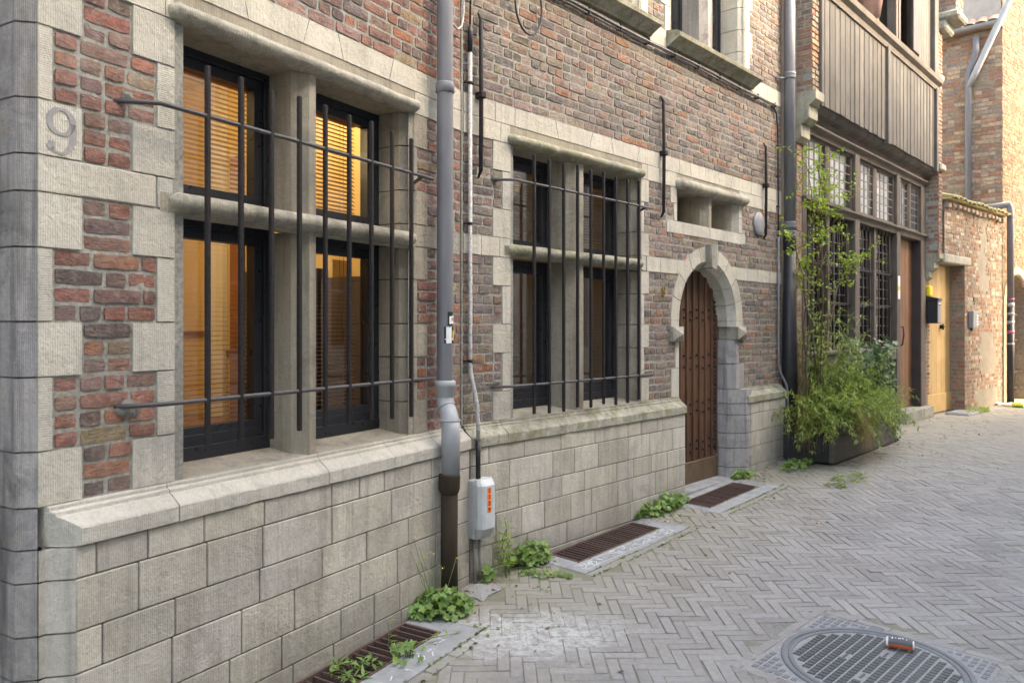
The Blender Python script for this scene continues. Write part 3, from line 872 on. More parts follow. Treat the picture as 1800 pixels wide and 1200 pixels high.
# ---- mullioned windows
def stone_window(F, s0, s1, m0, m1, zb_, zt, ztr0, ztr1, mats, name='window', chb=.055, label=None, rolls=True, dp=D):
    sm_ = MB(F)
    mid = (m0+m1)/2
    poly = [(m0, .002), (m1, .002), (m1+chb, -chb), (m1+chb, -dp-.03), (m0-chb, -dp-.03), (m0-chb, -chb)]
    for a, b in ((zb_, ztr0), (ztr1, zt)) if ztr0 else ((zb_, zt),):
        sm_.prism(poly, a-.02, b+.01, 'z', (.95, .95, .93, 0))
    # lintel body and soffit
    sm_.prism([(-.28, zt), (.0, zt), (.0, zt+.12), (-.28, zt+.12)], s0-.003, s1+.003, 'a', (.95, .94, .9, 0))
    # sloping sill behind the facade line
    sm_.prism([(-.28, zb_-.05), (.0, zb_-.05), (.0, zb_), (-.02, zb_+.004), (-dp-.01, zb_+.028), (-.28, zb_+.028)], s0-.001, s1+.001, 'a', (1.02, 1.02, 1.02, 0))
    if ztr0: sm_.prism([(-.22, ztr0+.025), (-.09, ztr0+.02), (-.02, ztr0-.002), (.004, ztr0+.01), (.004, ztr1-.01), (-.22, ztr1)], s0-.06, s1+.06 if False else s1+.001, 'a', (.95, .95, .92, 0))
    wobj = obj(name, sm_, mats[0], H1, label=label)
    if rolls:
        r1 = MB(F); roll(r1, s0-.03, s1+.015, zt+.030, .0, .058, .036, ends=.05); obj('drip_moulding', r1, mats[1], wobj)
        if ztr0: r2 = MB(F); roll(r2, s0-.02, s1-.01, (ztr0+ztr1)/2+.006, .0, .056, .038, ends=.05); obj('transom_roll', r2, mats[1], wobj)
    return wobj
def sash(F, a0, a1, z0, z1, parent, o=-D, fw=.035, sw=.045, low=False, pane=True, mat='frame', pm_='glass', inner=True):
    m = MB(F)
    b = z0+(.055 if low else 0)
    def ring(x0, x1, y0, y1, w_, of, ob):
        m.bbox(x0, x1, ob, of, y0, y0+w_, .002); m.bbox(x0, x1, ob, of, y1-w_, y1, .002)
        m.bbox(x0, x0+w_, ob, of, y0+w_, y1-w_, .002); m.bbox(x1-w_, x1, ob, of, y0+w_, y1-w_, .002)
    ring(a0, a1, z0, z1, fw, o, o-.07)
    if low: m.bbox(a0, a1, o-.07, o+.004, z0, z0+.055, .002); m.bbox(a0+.01, a1-.01, o-.06, o-.008, z0+.04, b+fw+.01, .002)
    if inner: ring(a0+fw, a1-fw, b+fw*.9, z1-fw, sw, o-.012, o-.065)
    obj('sash', m, M[mat], parent)
    i = fw+(sw if inner else 0)
    if pane:
        g = MB(F); g.box(a0+i-.002, a1-i+.002, o-.040, o-.036, b+i-.005, z1-i+.002); obj('pane', g, M[pm_], parent)
    return a0+i, a1-i, b+i, z1-i
def blind(F, a0, a1, z0, z1, parent, o, tilt, pitch=.021, wd=.025, stop=None, mat='blind'):
    m = MB(F); z = z1
    ct, s_t = cos(tilt)*wd/2, sin(tilt)*wd/2
    while z > (stop if stop is not None else z0):
        q = U(-.0006, .0006)
        m.quad([(a0, o+ct, z-s_t+q), (a1, o+ct, z-s_t-q), (a1, o-ct, z+s_t-q), (a0, o-ct, z+s_t+q)])
        z -= pitch
    for x in (a0+(a1-a0)*.2, a0+(a1-a0)*.8):
        m.box(x, x+.003, o-.0135, o-.0125, z0, z1); m.box(x, x+.003, o+.0125, o+.0135, z0, z1)
    m.box(a0, a1, o-.02, o+.02, z1, z1+.03)
    obj('blind', m, M[mat], parent)
ZT0, ZT1 = .41, .50
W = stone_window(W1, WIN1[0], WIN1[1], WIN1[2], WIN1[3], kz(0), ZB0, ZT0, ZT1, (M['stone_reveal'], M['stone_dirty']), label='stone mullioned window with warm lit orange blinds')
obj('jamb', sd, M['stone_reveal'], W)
jb = MB(W1); jb.box(3.228, 3.45, -.238, -.062, kz(0), ZB0); obj('jamb_core', jb, M['joint'], W)
for i, (a, b) in enumerate(((1.875, 2.47), (2.61, 3.225))):
    be = (2.54, 3.17)[i]
    x = sash(W1, a, b, ZT1+.0, ZB0-.0, W); blind(W1, x[0], be, x[2]-.03, x[3]+.02, W, -D-.13, radians(38))
    x = sash(W1, a, b, kz(0)+.028, ZT0+.03, W, low=True); blind(W1, x[0], be, x[2], x[3]+.02, W, -D-.13, radians(5), mat='blind_dark')
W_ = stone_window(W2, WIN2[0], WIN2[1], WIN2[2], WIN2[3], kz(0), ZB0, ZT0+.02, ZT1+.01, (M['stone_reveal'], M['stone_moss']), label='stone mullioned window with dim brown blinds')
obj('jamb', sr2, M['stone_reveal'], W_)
jb = MB(W2); jb.box(WIN2[1]-.052, WIN2[1]+.1, -.238, -.06, kz(0), ZB0); obj('jamb_core', jb, M['joint'], W_)
for i, (a, b) in enumerate(((3.60, 4.185), (4.363, 4.99))):
    x = sash(W2, a, b, ZT1+.0, ZB0-.0, W_, pm_='glass2'); blind(W2, x[0], x[1]+.25, x[2]-.03, x[3]+.02, W_, -D-.13, radians(30))
    x = sash(W2, a, b, kz(0)+.028, ZT0+.03, W_, low=True, pm_='glass2'); blind(W2, x[0], x[1]+.25, x[2], x[3]+.02, W_, -D-.13, radians(5), mat='blind_dark')
# upper windows
for j, ((a, b), lab) in enumerate(zip(UW, ('upper stone window above the barred far window', 'upper stone window above the small window'))):
    wm_ = stone_window(W2, a, b, (a+b)/2-.04, (a+b)/2+.035, ZS, ZU, None, None, (M['stone_grey'] if j else M['stone'], M['stone_moss']), label=lab, rolls=False, name='upper_window')
    um = MB(W2)
    prof = [(-.02, ZS+.012), (.10, ZS-.01), (.125, ZS-.03), (.12, ZS-.06), (.04, ZS-.105), (.03, ZS-.12), (-.02, ZS-.12)]
    um.prism(prof, a-.05 if j else a-.3, b+.13 if j else b+.11, 'a', (.9, .9, .85, 0))
    obj('sill', um, M['stone_moss'], wm_)
    for q, (x0, x1) in enumerate(((a+.03, (a+b)/2-.09), ((a+b)/2+.085, b-.03))):
        sash(W2, x0, x1, ZS+.03, ZU, wm_, o=-.22)
        bl = MB(W2); bl.box(x0, x1, -.45, -.44, ZS, ZU); obj('curtain', bl, M['roomwhite'], wm_)
    tq = MB(W2); zc = ZS; t = 1; i = 0
    while zc < ZU-.01:
        z2 = min(zc+C*3.5, ZU); w_ = (.07 if i % 2 == 0 else .13)
        i += 1
        tq.prism([(a-w_-.01, .004), (a, .004), (a+.05, -.05), (a+.05, -.28), (a-w_-.01, -.28)], zc+.003, z2-.003, 'z', (U(.93, 1.05),)*3+(0,))
        tq.prism([(b, .004), (b+w_+.02, .004), (b+w_+.02, -.28), (b-.05, -.28), (b-.05, -.05)], zc+.003, z2-.003, 'z', (U(.93, 1.05),)*3+(0,))
        zc = z2
    obj('jamb', tq, M['stone'], wm_)
for l_, a_, b_ in (([], 5.17, 5.41), ([7.3], 6.97, S2E), ([3.2], B2+.01, 3.24)):
    sb2 = MB(W2); band(sb2, l_, a_, b_, 2.22, ZS); obj('sill_band', sb2, M['stone'], H1)
# small two-light window over the door
sw = stone_window(W2, SW[0], SW[1], 6.115, 6.165, SW[2]+.007, SW[3], None, None, (M['stone_reveal'], M['stone_dirty']), name='small_window', label='small two light window over the arched door', rolls=False, dp=.26)
r1 = MB(W2); roll(r1, 5.55, 6.82, 1.165, .0, .07, .05, ends=.06); obj('drip_moulding', r1, M['stone_dirty'], sw)
s3 = MB(W2); sblock(s3, 5.42, 6.135, .755, .858, ob=-.1, tool=0); sblock(s3, 6.135, 6.83, .755, .858, ob=-.1, tool=0)
for a, b, z0_, z1_ in ((5.48, 5.582, 1.0, ZB0), (5.53, 5.582, .86, 1.0), (6.687, 6.76, .86, 1.0), (6.687, 6.76, 1.0, ZB0)):
    sblock(s3, a, b, z0_, z1_, ob=-.3, bev=.002)
s3.prism([(6.687, 0), (6.687, -.3), (6.64, -.3), (6.64, -.045)], .86, ZB0, 'z'); s3.prism([(5.582, 0), (5.582, -.3), (5.6, -.3)], .86, ZB0, 'z')
obj('sill', s3, M['stone'], sw)
for a, b in ((5.59, 6.06), (6.22, 6.64)):
    sash(W2, a, b, SW[2]+.03, SW[3], sw, o=-.27, fw=.05, inner=False, mat='oak')

# ---- grilles
def grille(F, name, rails, xs, zt, zb_, o, s_l, s_r, label):
    g = bpy.data.objects.new(name, None); col.objects.link(g); g.parent = H1; g.empty_display_size = .1
    g.location = Vector(F(xs[0], o, zb_))-origin(H1); g['label'] = label
    for z in rails:
        m = MB(F)
        m.tube([(s_l-.02, -.02, z-.004), (s_l+.03, .03, z-.002), (s_l+.10, o, z), (s_l+.16, o, z), (s_r-.2, o, z), (s_r, o, z)], .0088, 8)
        m.tube([(s_r-.10, o, z-.004), (s_r-.06, .03, z-.012), (s_r-.03, -.02, z-.015)], .010, 8)
        obj('rail', m, M['rail'], g)
    b0 = None
    base = Vector(F(xs[0], o, zb_))
    for i, x in enumerate(xs):
        if b0 is None:
            bm_ = MB(F); h = .0098
            bm_.bbox(x-h, x+h, o-h, o+h, zb_, zt, .004, (1, 1, 1, 0))
            b0 = obj('bar', bm_, M['iron'], g, loc=tuple(base))
        else:
            p = Vector(F(x, o, zb_+U(-.012, .012)))-origin(g)
            dup(b0, p, g)
def blotch(F, s, z, r, name='mortar_patch'):
    m = MB(F); n = 14; c0 = m.vert(s, .016, z); ring = []
    for i in range(n):
        a = 2*pi*i/n; rr = r*U(.7, 1.2); ring.append(m.vert(s+rr*cos(a)*1.1, .004, z+rr*.85*sin(a)))
    rin = []
    for i in range(n):
        a = 2*pi*i/n; rr = r*U(.4, .6); rin.append(m.vert(s+rr*cos(a), .014+U(-.003, .004), z+rr*.85*sin(a)))
    for i in range(n):
        j = (i+1) % n; m.face([ring[i], ring[j], rin[j], rin[i]], (1, 1, 1, 0), 0, True); m.face([rin[i], rin[j], c0], (1, 1, 1, 0), 0, True)
    obj(name, m, M['patch'], H1)
xs1 = [1.914+i*.1535 for i in range(9)]; xs2 = [3.683+i*.1491 for i in range(9)]
grille(W1, 'window_grille', (.782, -.272), xs1, .968, -.448, .09, 1.62, 3.33, 'black iron bar grille of the lit window')
grille(W2, 'window_grille', (.893, -.362), xs2, 1.075, -.545, .09, 3.40, 5.06, 'black iron bar grille of the dim window')
for F, s, z, r in ((W1, 1.655, -.285, .042), (W1, 1.65, .80, .022), (W2, 3.42, .90, .022), (W2, 3.43, -.34, .028)): blotch(F, s, z, r)

# ---- arched oak door
DO = -.165
dm = MB(W2)
x = 5.585; i = 0
while x < 6.66:
    w_ = .112; l, r = x, min(x+w_, 6.665); cx = (l+r)/2
    tp = zs+sqrt(max(.01, (ri-.01)**2-min(abs(cx-ac), ri-.03)**2))+.09
    c = (U(.75, 1.25),)*3+(0,)
    dm.bbox(l+.002, r-.002, DO-.05, DO-.004+U(-.001, .001), -1.385, tp, .004, c)
    dm.bbox(r-.017, r+.013, DO-.01, DO+.012, -1.17, tp, .005, (U(.7, 1.0),)*3+(0,))
    x += w_; i += 1
door = obj('door', dm, M['oak'], H1)
kb = MB(W2); kb.bbox(5.58, 6.66, DO-.02, DO+.014, -1.385, -1.185, .006); obj('kick_board', kb, M['oak_grey'], door)
def stud(m, s, z, o, r=.0095):
    r *= 1.35; o += .006; n = 6; ap = m.vert(s, o+.016, z); R0 = [m.vert(s+r*cos(2*pi*k/n), o, z+r*sin(2*pi*k/n)) for k in range(n)]
    R1 = [m.vert(s+r*.6*cos(2*pi*k/n), o+.008, z+r*.6*sin(2*pi*k/n)) for k in range(n)]
    for k in range(n):
        j = (k+1) % n; m.face([R0[k], R0[j], R1[j], R1[k]], (1, 1, 1, 0), 0, True); m.face([R1[k], R1[j], ap], (1, 1, 1, 0), 0, True)
sm_ = MB(W2)
for zr in (-1.10, -1.03, -.76, -.68, -.37, -.27, .06, .13):
    for k in range(9): stud(sm_, 5.64+k*.112, zr+(k % 2)*.02, DO-.002, .0105)
for k in range(36): stud(sm_, 6.535, -1.12+k*.042, DO-.002); 
for k in range(18): stud(sm_, 6.50, -1.10+k*.084, DO-.002)
so = obj('studs', sm_, M['iron'], door); so['kind'] = 'stuff'
hm = MB(W2)
pts = [(5.665+.006*sin(q*.9), DO+.02+.045*sin(q/12*pi), -.10-.26*q/12) for q in range(13)]
hm.tube(pts, .009, 8, radii=[.008+.004*abs(sin(q*1.3)) for q in range(13)])
hm.bbox(5.645, 5.685, DO, DO+.016, -.10, -.06, .004); hm.bbox(5.645, 5.685, DO, DO+.016, -.39, -.35, .004)
obj('handle', hm, M['black'], door)
th_ = MB(W2); th_.bbox(5.585, 6.66, -.30, .004, -1.60, -1.373, .006)
obj('threshold', th_, M['blue'], H1)

# ---- house numbers
def nine(F, cx, cz, h, o, th, name, mat, serif=True):
    m = MB(F); k = h/1.0
    def stroke(pts):   # pts: (x, z, width) centre line with thickness
        L, Rr = [], []
        for i, (x, z, w_) in enumerate(pts):
            x0, z0_, _ = pts[max(0, i-1)]; x1, z1_, _ = pts[min(len(pts)-1, i+1)]
            d = sqrt((x1-x0)**2+(z1_-z0_)**2) or 1; nx, nz = -(z1_-z0_)/d, (x1-x0)/d
            L.append((x+nx*w_/2, z+nz*w_/2)); Rr.append((x-nx*w_/2, z-nz*w_/2))
        for i in range(len(pts)-1):
            P = [L[i], L[i+1], Rr[i+1], Rr[i]]
            A = [m.vert(cx+p[0]*k, o, cz+p[1]*k) for p in P]; B = [m.vert(cx+p[0]*k, o+th, cz+p[1]*k) for p in P]
            m.face(B)
            for q in range(4): m.face([A[q], A[(q+1) % 4], B[(q+1) % 4], B[q]])
    n = 26
    stroke([(-.02+.25*cos(2*pi*i/n), .22+.27*sin(2*pi*i/n), .05+.085*abs(cos(2*pi*i/n))) for i in range(n+1)])
    t = [(.235, .22), (.25, .05), (.235, -.12), (.18, -.30), (.07, -.43), (-.05, -.47), (-.16, -.44), (-.23, -.36)]
    wd = [.13, .14, .14, .12, .08, .045, .05, .09]
    stroke([(a, b, c) for (a, b), c in zip(t, wd)])
    stroke([(-.23+.055*cos(a), -.32+.055*sin(a), .10) for a in (0, 1.05, 2.1, 3.14, 4.2, 5.2, 6.28)])
    return m
nm = nine(W1, 1.425, kz(20.5)-.005, .15, .0046, .0008, '', None)
obj('house_number', nm, M['faded'], H1, label='large faded painted figure 9 on the quoin stone')
nm = nine(W2, 5.36, .28, .075, .006, .008, '', None)
obj('house_number', nm, M['brass'], H1, label='small brass figure 9 beside the door')

# ---- room behind the windows, body and roof
rm = MB(W1)
a0, a1, o0, o1, z0_, z1_ = 1.42, 4.9, -2.9, -.30, -1.0, 1.75
rm.quad([(a0, o0, z0_), (a1, o0, z0_), (a1, o0, z1_), (a0, o0, z1_)], mi=0)
rm.quad([(a0, o0, z0_), (a0, o1, z0_), (a0, o1, z1_), (a0, o0, z1_)], mi=0)
rm.quad([(3.75, o0, z0_), (3.75, o1, z0_), (3.75, o1, z1_), (3.75, o0, z1_)], mi=0)
rm.quad([(a0, o0, z0_), (a1, o0, z0_), (a1, o1, z0_), (a0, o1, z0_)], mi=1)
rm.quad([(a0, o0, z1_), (a1, o0, z1_), (a1, o1, z1_), (a0, o1, z1_)], mi=2)
rm.box(2.35, 2.55, -2.85, -2.2, z0_, z1_, mi=2)
rm.box(3.3, 3.36, -2.9, -2.85, z0_, .9, mi=1); rm.box(2.9, 3.36, -2.88, -2.86, -.2, -.17, mi=1)
rm.box(1.42, 3.75, -2.89, -2.87, .16, .19, mi=1)
rm.box(3.70, 3.745, -2.16, -2.02, z0_, z1_, mi=2); rm.box(3.72, 3.745, -2.9, -2.16, -.06, -.03, mi=1); rm.box(3.73, 3.745, -2.02, -.4, -.20, -.17, mi=1)
rm.box(3.73, 3.745, -1.98, -1.84, z0_, 1.2, mi=1); rm.box(2.45, 3.69, -2.85, -1.72, -.68, -.64, mi=1)
rm.box(3.50, 3.74, -1.62, -.92, z0_, .36, mi=3); rm.box(3.52, 3.74, -.90, -.34, z0_, .30, mi=3); rm.box(3.60, 3.735, -.93, -.88, z0_, .42, mi=0)
obj('room', rm, [M['ochre'], M['roomfloor'], M['roomwhite'], M['timber_red']], H1)
rm = MB(W2)
a0, a1 = 3.5, 7.6
rm.quad([(a0, -2.6, z0_), (a1, -2.6, z0_), (a1, -2.6, z1_), (a0, -2.6, z1_)]); rm.quad([(a0, -2.6, z0_), (a0, o1, z0_), (a0, o1, z1_), (a0, -2.6, z1_)])
rm.quad([(a1, -2.6, z0_), (a1, o1, z0_), (a1, o1, z1_), (a1, -2.6, z1_)]); rm.quad([(a0, -2.6, z0_), (a1, -2.6, z0_), (a1, o1, z0_), (a0, o1, z0_)], mi=1)
rm.quad([(a0, -2.6, z1_), (a1, -2.6, z1_), (a1, o1, z1_), (a0, o1, z1_)], mi=2)
rm.box(4.4, 4.6, -1.9, -1.5, z0_, .2, mi=1)
obj('room', rm, [M['ochre'], M['roomfloor'], M['roomwhite']], H1)
bd = MB(W2)
zt = ZTOP
bd.quad([(-3, -7, -1.8), (7.7, -7, -1.8), (7.7, -7, zt), (-3, -7, zt)])
bd.quad([(7.7, -7, -1.8), (7.7, -.02, -1.8), (7.7, -.02, zt), (7.7, -7, zt)])
bd.quad([(-4.5, -7, -1.8), (-4.5, -1.9, -1.8), (-4.5, -1.9, zt), (-4.5, -7, zt)])
obj('rear_wall', bd, M['render_wall'], H1)
rf = MB(W2)
rf.prism([(.25, zt+.03), (-3.5, zt+3.2), (-7.2, zt+.03), (-7.2, zt-.02), (.25, zt-.02)], 2.9, 7.75, 'a')
obj('roof', rf, M['slate'], H1)
rf = MB(W1)
rf.prism([(.25, zt+.03), (-3.5, zt+3.2), (-7.2, zt+.03), (-7.2, zt-.02), (.25, zt-.02)], -3, 3.73, 'a')
obj('roof', rf, M['slate'], H1)
# ceiling lamp in the lit room
lt = thing('ceiling_lamp', W1(2.7, -1.6, 1.5), 'warm glowing ceiling lamp inside the room with orange blinds', 'lamp')
lm = MB(W1)
for q in (-.25, 0, .25):
    n = len(lm.v); lm.tube([(2.7+q, -1.6, 1.74), (2.7+q, -1.6, 1.52)], .004, 6, mi=1)
    cx, cy, cz, r = 2.7+q, -1.6, 1.48, .035
    lm.lathe([(r*sin(a*pi/8)+.001, cz-r*cos(a*pi/8)) for a in range(9)], cx, cy, 12)
obj('bulbs', lm, [M['bulb'], M['black']], lt)
def lamp(name, p, e, parent, size=.15, c=(1, .76, .46)):
    d = bpy.data.lights.new(name, 'POINT'); d.energy = e; d.color = c; d.shadow_soft_size = size
    o = bpy.data.objects.new(name, d); col.objects.link(o); o.parent = parent; o.location = Vector(p)-origin(parent)
LAMP1 = 5.0
lamp('room_light', W1(2.3, -1.1, 1.25), LAMP1, lt)
lamp('room_light', W1(3.3, -.9, 1.35), 1.7, lt)  # added fill that brightens the right side of the room, no bulb here
lamp('room_light', W2(4.7, -1.1, 1.2), 1.0, lt)  # added light that lifts the dim far room, no lamp fitting there

# ---------------------------------------------------------------- house across the street (seen in the panes, keeps the sun off the alley)
OH = thing('opposite_house', W2(5, 5.2, -1.5), 'long brick house across the alley mirrored in the window panes', 'house')
WO = Fr(42.1, 3.231)
om = MB(W2); OT = 6.6
wins = [(s, z) for s in (-4.2, -1.2, 1.8, 4.8, 7.8, 10.8, 13.8) for z in (-.4, 2.5, 4.9)]
OS0, OS1 = -6.0, 17.85
def strip(a, b, z0_, z1_): om.box(a, b, 5.2, 5.6, z0_, z1_, (1, 1, 1, 0))
zl = [-1.8, -.4, 1.3, 2.5, 4.2, 4.9, 6.2, OT]
xs_ = sorted({s for s, z in wins})
for i in range(len(zl)-1):
    if zl[i] in (-.4, 2.5, 4.9):
        x = OS0
        for s in xs_: strip(x, s, zl[i], zl[i+1]); x = s+1.3
        strip(x, OS1, zl[i], zl[i+1])
    else: strip(OS0, OS1, zl[i], zl[i+1])
om.box(OS0, OS1, 5.6, 11, OT-.1, OT); om.box(OS0, OS0+.3, 5.6, 11, -1.8, OT); om.box(OS1-.3, OS1, 5.6, 11, -1.8, OT)
obj('wall', om, M['wall_op'], OH)
for s, z in wins:
    h = 1.7 if z < 4.5 else 1.3
    wm2 = MB(W2); e = .07
    for a, b, c_, d in ((s, s+e, z, z+h), (s+1.3-e, s+1.3, z, z+h), (s+.62, s+.68, z, z+h), (s, s+1.3, z, z+e), (s, s+1.3, z+h-e, z+h), (s, s+1.3, z+h*.6, z+h*.6+.05)):
        wm2.box(a, b, 5.27, 5.33, c_, d)
    wf = obj('window', wm2, M['pvc2'], OH)
    g = MB(W2); g.box(s, s+1.3, 5.34, 5.35, z, z+h); obj('pane', g, M['frame'], wf)
rf = MB(W2); rf.prism([(5.0, OT+.01), (8.2, OT+1.6), (11.2, OT+.01)], OS0-.2, OS1+.1, 'a'); obj('roof', rf, M['slate'], OH)

# ================================================================ TIMBER HOUSE
H2 = thing('timber_house', W2(10.4, -.2, -1.3), 'house with grey boarded jetty over dark timber framed leaded windows', 'house')
tb = MB(W2)
def ex_sill(z): return []
brickwork(tb, 8.12, 11.52, -1.36, -.42, .0605, ex_sill, PAL_C, 0, oo=-.02, hole=lambda z: [])
brickwork(tb, 7.98, 8.13, -1.36, 2.0, .0605, ex_sill, PAL_C, 0, oo=.02, hole=lambda z: [])
brickwork(tb, 12.88, 13.35, -1.36, 2.2, .0605, ex_sill, PAL_C, 0, oo=.0, hole=lambda z: [])
obj('brick_base', tb, [M['brick2'], M['mortar2']], H2)
def pier(name, s0, s1, o1, z0_, z1_, label, c=.0605):
    m = MB(W2); m.box(s0+.008, s1-.008, -.1, o1-.012, z0_, z1_, (1, 1, 1, 0), 1)
    brickwork(m, s0, s1, z0_, z1_, c, ex_sill, PAL_C, 0, oo=o1, hole=lambda z: [(-99, 99)])
    # side face towards -s
    T = lambda a, b, h: W2(s0+.006-b, a, h)
    m2 = MB(T); brickwork(m2, -.05, o1, z0_, z1_, c, ex_sill, PAL_C, 0, oo=0, hole=lambda z: [(-99, 99)])
    n0 = len(m.v); m.v += m2.v; m.lp += [(a, b, h) for a, b, h in m2.lp]; m.f += [tuple(i+n0 for i in f) for f in m2.f]; m.c += m2.c; m.mi += m2.mi; m.sm += m2.sm
    return obj(name, m, [M['brick2'], M['mortar']], H2, label=label)
p1 = pier('brick_pier', 7.94, 8.13, .20, 2.42, 4.6, 'corbelled brick pier beside the drainpipe')
cm = MB(W2)
for i, (o, z0_, z1_) in enumerate(((.24, 2.28, 2.42), (.17, 2.10, 2.28), (.09, 1.92, 2.10))):
    cm.prism([(-.05, z0_), (o-.05, z0_), (o, z0_+.05), (o, z1_), (-.05, z1_)], 7.93, 8.17, 'a', (1, 1, .93, 0))
obj('corbel', cm, M['stone_dirty'], p1)
p2 = pier('brick_pier', 12.90, 13.10, .20, 1.10, 4.55, 'corbelled brick pier beside the pine door')
cm = MB(W2)
for o, z0_, z1_ in ((.21, .98, 1.10), (.14, .84, .98), (.07, .70, .84)):
    cm.prism([(-.05, z0_), (o-.06, z0_), (o, z0_+.05), (o, z1_), (-.05, z1_)], 12.89, 13.14, 'a', (.8, .8, .75, 0))
cm.bbox(12.86, 13.14, -.05, .25, 2.34, 2.45, .02); cm.bbox(12.88, 13.12, -.05, .23, 3.7, 3.8, .02)
obj('corbel', cm, M['stone_dirty'], p2)
p3 = pier('brick_pier', 12.95, 13.40, .42, 4.72, 6.6, 'upper brick pier at the far corner of the boarded house')
cm = MB(W2)
cm.bbox(12.92, 13.46, -.05, .47, 4.60, 4.72, .03); cm.bbox(12.93, 13.40, -.05, .30, 4.45, 4.60, .03)
obj('corbel', cm, M['stone_dirty'], p3)
# timber frame
fm = MB(W2)
def tbox(a0, a1, b0, b1, c0, c1, m=fm, bev=.006): m.bbox(a0, a1, b0, b1, c0, c1, bev, (U(.88, 1.1),)*3+(0,))
posts = [(8.14, 8.27, .02), (8.93, 9.01, -.01), (9.76, 9.92, .03), (10.60, 10.68, -.01), (11.44, 11.60, .03)]
for a, b, o in posts: tbox(a, b, -.16, o, -.30, 2.10)
tbox(12.64, 12.88, -.16, .03, -1.18, 2.10); tbox(11.44, 11.60, -.16, .03, -1.30, -.30)
tbox(12.13, 12.19, -.10, .0, 1.36, 2.10)
obj('frame_posts', fm, M['timber'], H2)
fm = MB(W2)
for a, b in ((8.14, 11.44),):
    fm.prism([(-.16, -.44), (.02, -.44), (.02, -.33), (.045, -.31), (.045, -.29), (-.02, -.27), (-.16, -.27)], a, b, 'a')
def rail(z, a, b, pr=.07): fm.prism([(-.16, z), (.02, z), (.03, z+.05), (pr, z+.075), (pr, z+.095), (.02, z+.115), (-.16, z+.115)], a, b, 'a')
rail(1.28, 8.12, 12.88); rail(2.08, 8.12, 12.92, .08)
fm.prism([(-.16, 2.195), (.03, 2.195), (.05, 2.26), (-.16, 2.26)], 8.12, 12.9, 'a')
obj('frame_rails', fm, M['timber_a'], H2)
# windows: four lower lights behind iron bars, six upper lights
def leaded(s0, s1, z0_, z1_, glass, low, lab=None):
    f = MB(W2); e = .035; q0 = 0 if low else .062
    for a, b, c_, d in ((s0, s0+e, z0_, z1_), (s1-e, s1, z0_, z1_)): f.bbox(a, b, -.13+q0, -.05+q0*.6, c_, d, .004)
    for c_, d in ((z0_, z0_+e), (z1_-e, z1_)): f.bbox(s0+e, s1-e, -.13+q0, -.05+q0*.6, c_, d, .004)
    wf = obj('window', f, M['timber'], H2, label=lab)
    nx, nz = (4, 12) if low else (4, 6)
    l = MB(W2)
    for i in range(1, nx): x = s0+e+(s1-s0-2*e)*i/nx; l.box(x-.0028, x+.0028, -.100+q0, -.086+q0, z0_+e, z1_-e)
    for i in range(1, nz): z = z0_+e+(z1_-z0_-2*e)*i/nz; l.box(s0+e, s1-e, -.102+q0, -.084+q0, z-.0028, z+.0028)
    obj('lead_came', l, M['cable'], wf)
    g = MB(W2)
    dx = (s1-s0-2*e)/nx; dz = (z1_-z0_-2*e)/nz
    for i in range(nx):
        for j in range(nz):
            x, z = s0+e+dx*i, z0_+e+dz*j; q = [U(-.004, .004) for _ in range(3)]
            g.quad([(x, -.094+q0+q[0], z), (x+dx, -.094+q0+q[1], z), (x+dx, -.094+q0+q[1]+q[2], z+dz), (x, -.094+q0+q[0]+q[2], z+dz)])
    obj('pane', g, glass, wf)
    if low:
        b = MB(W2)
        for i in range(1, 5): x = s0+(s1-s0)*i/5; b.tube([(x, -.03, z0_), (x, -.03, z1_)], .008, 6)
        for z in (z0_+.35*(z1_-z0_), z0_+.63*(z1_-z0_)): b.bbox(s0, s1, -.036, -.024, z-.012, z+.012, .002)
        obj('bars', b, M['iron'], wf)
    return wf
lights = [(8.27, 8.93), (9.01, 9.76), (9.92, 10.60), (10.68, 11.44)]
for a, b in lights:
    leaded(a, b, -.27, 1.28, M['glass_dark'], True)
    leaded(a, b, 1.395, 2.08, M['glass_up'], False)
leaded(11.60, 12.13, 1.395, 2.08, M['glass_up'], False); leaded(12.19, 12.64, 1.395, 2.08, M['glass_up'], False)
cu = MB(W2)
n_ = 60
for k, (a, b) in enumerate(((8.2, 9.8), (9.8, 12.1))):
    pv = None
    for i in range(n_+1):
        x = a+(b-a)*i/n_; o = -.09+.02*sin(i*1.7)
        if pv: cu.quad([(pv[0], pv[1], 1.38), (x, o, 1.38), (x, o, 2.1), (pv[0], pv[1], 2.1)])
        pv = (x, o)
obj('curtain', cu, M['white'], H2)
bk = MB(W2); bk.box(8.1, 12.9, -2.0, -1.9, -1.4, 4.6); bk.box(8.1, 12.9, -1.9, -.05, 2.2, 2.26); bk.box(8.1, 8.13, -1.9, -.1, -1.4, 2.3); bk.box(12.88, 12.9, -1.9, -.1, -1.4, 2.3); bk.box(8.1, 12.9, -1.9, -.1, -1.4, -1.35)
obj('room', bk, M['timber_red'], H2)
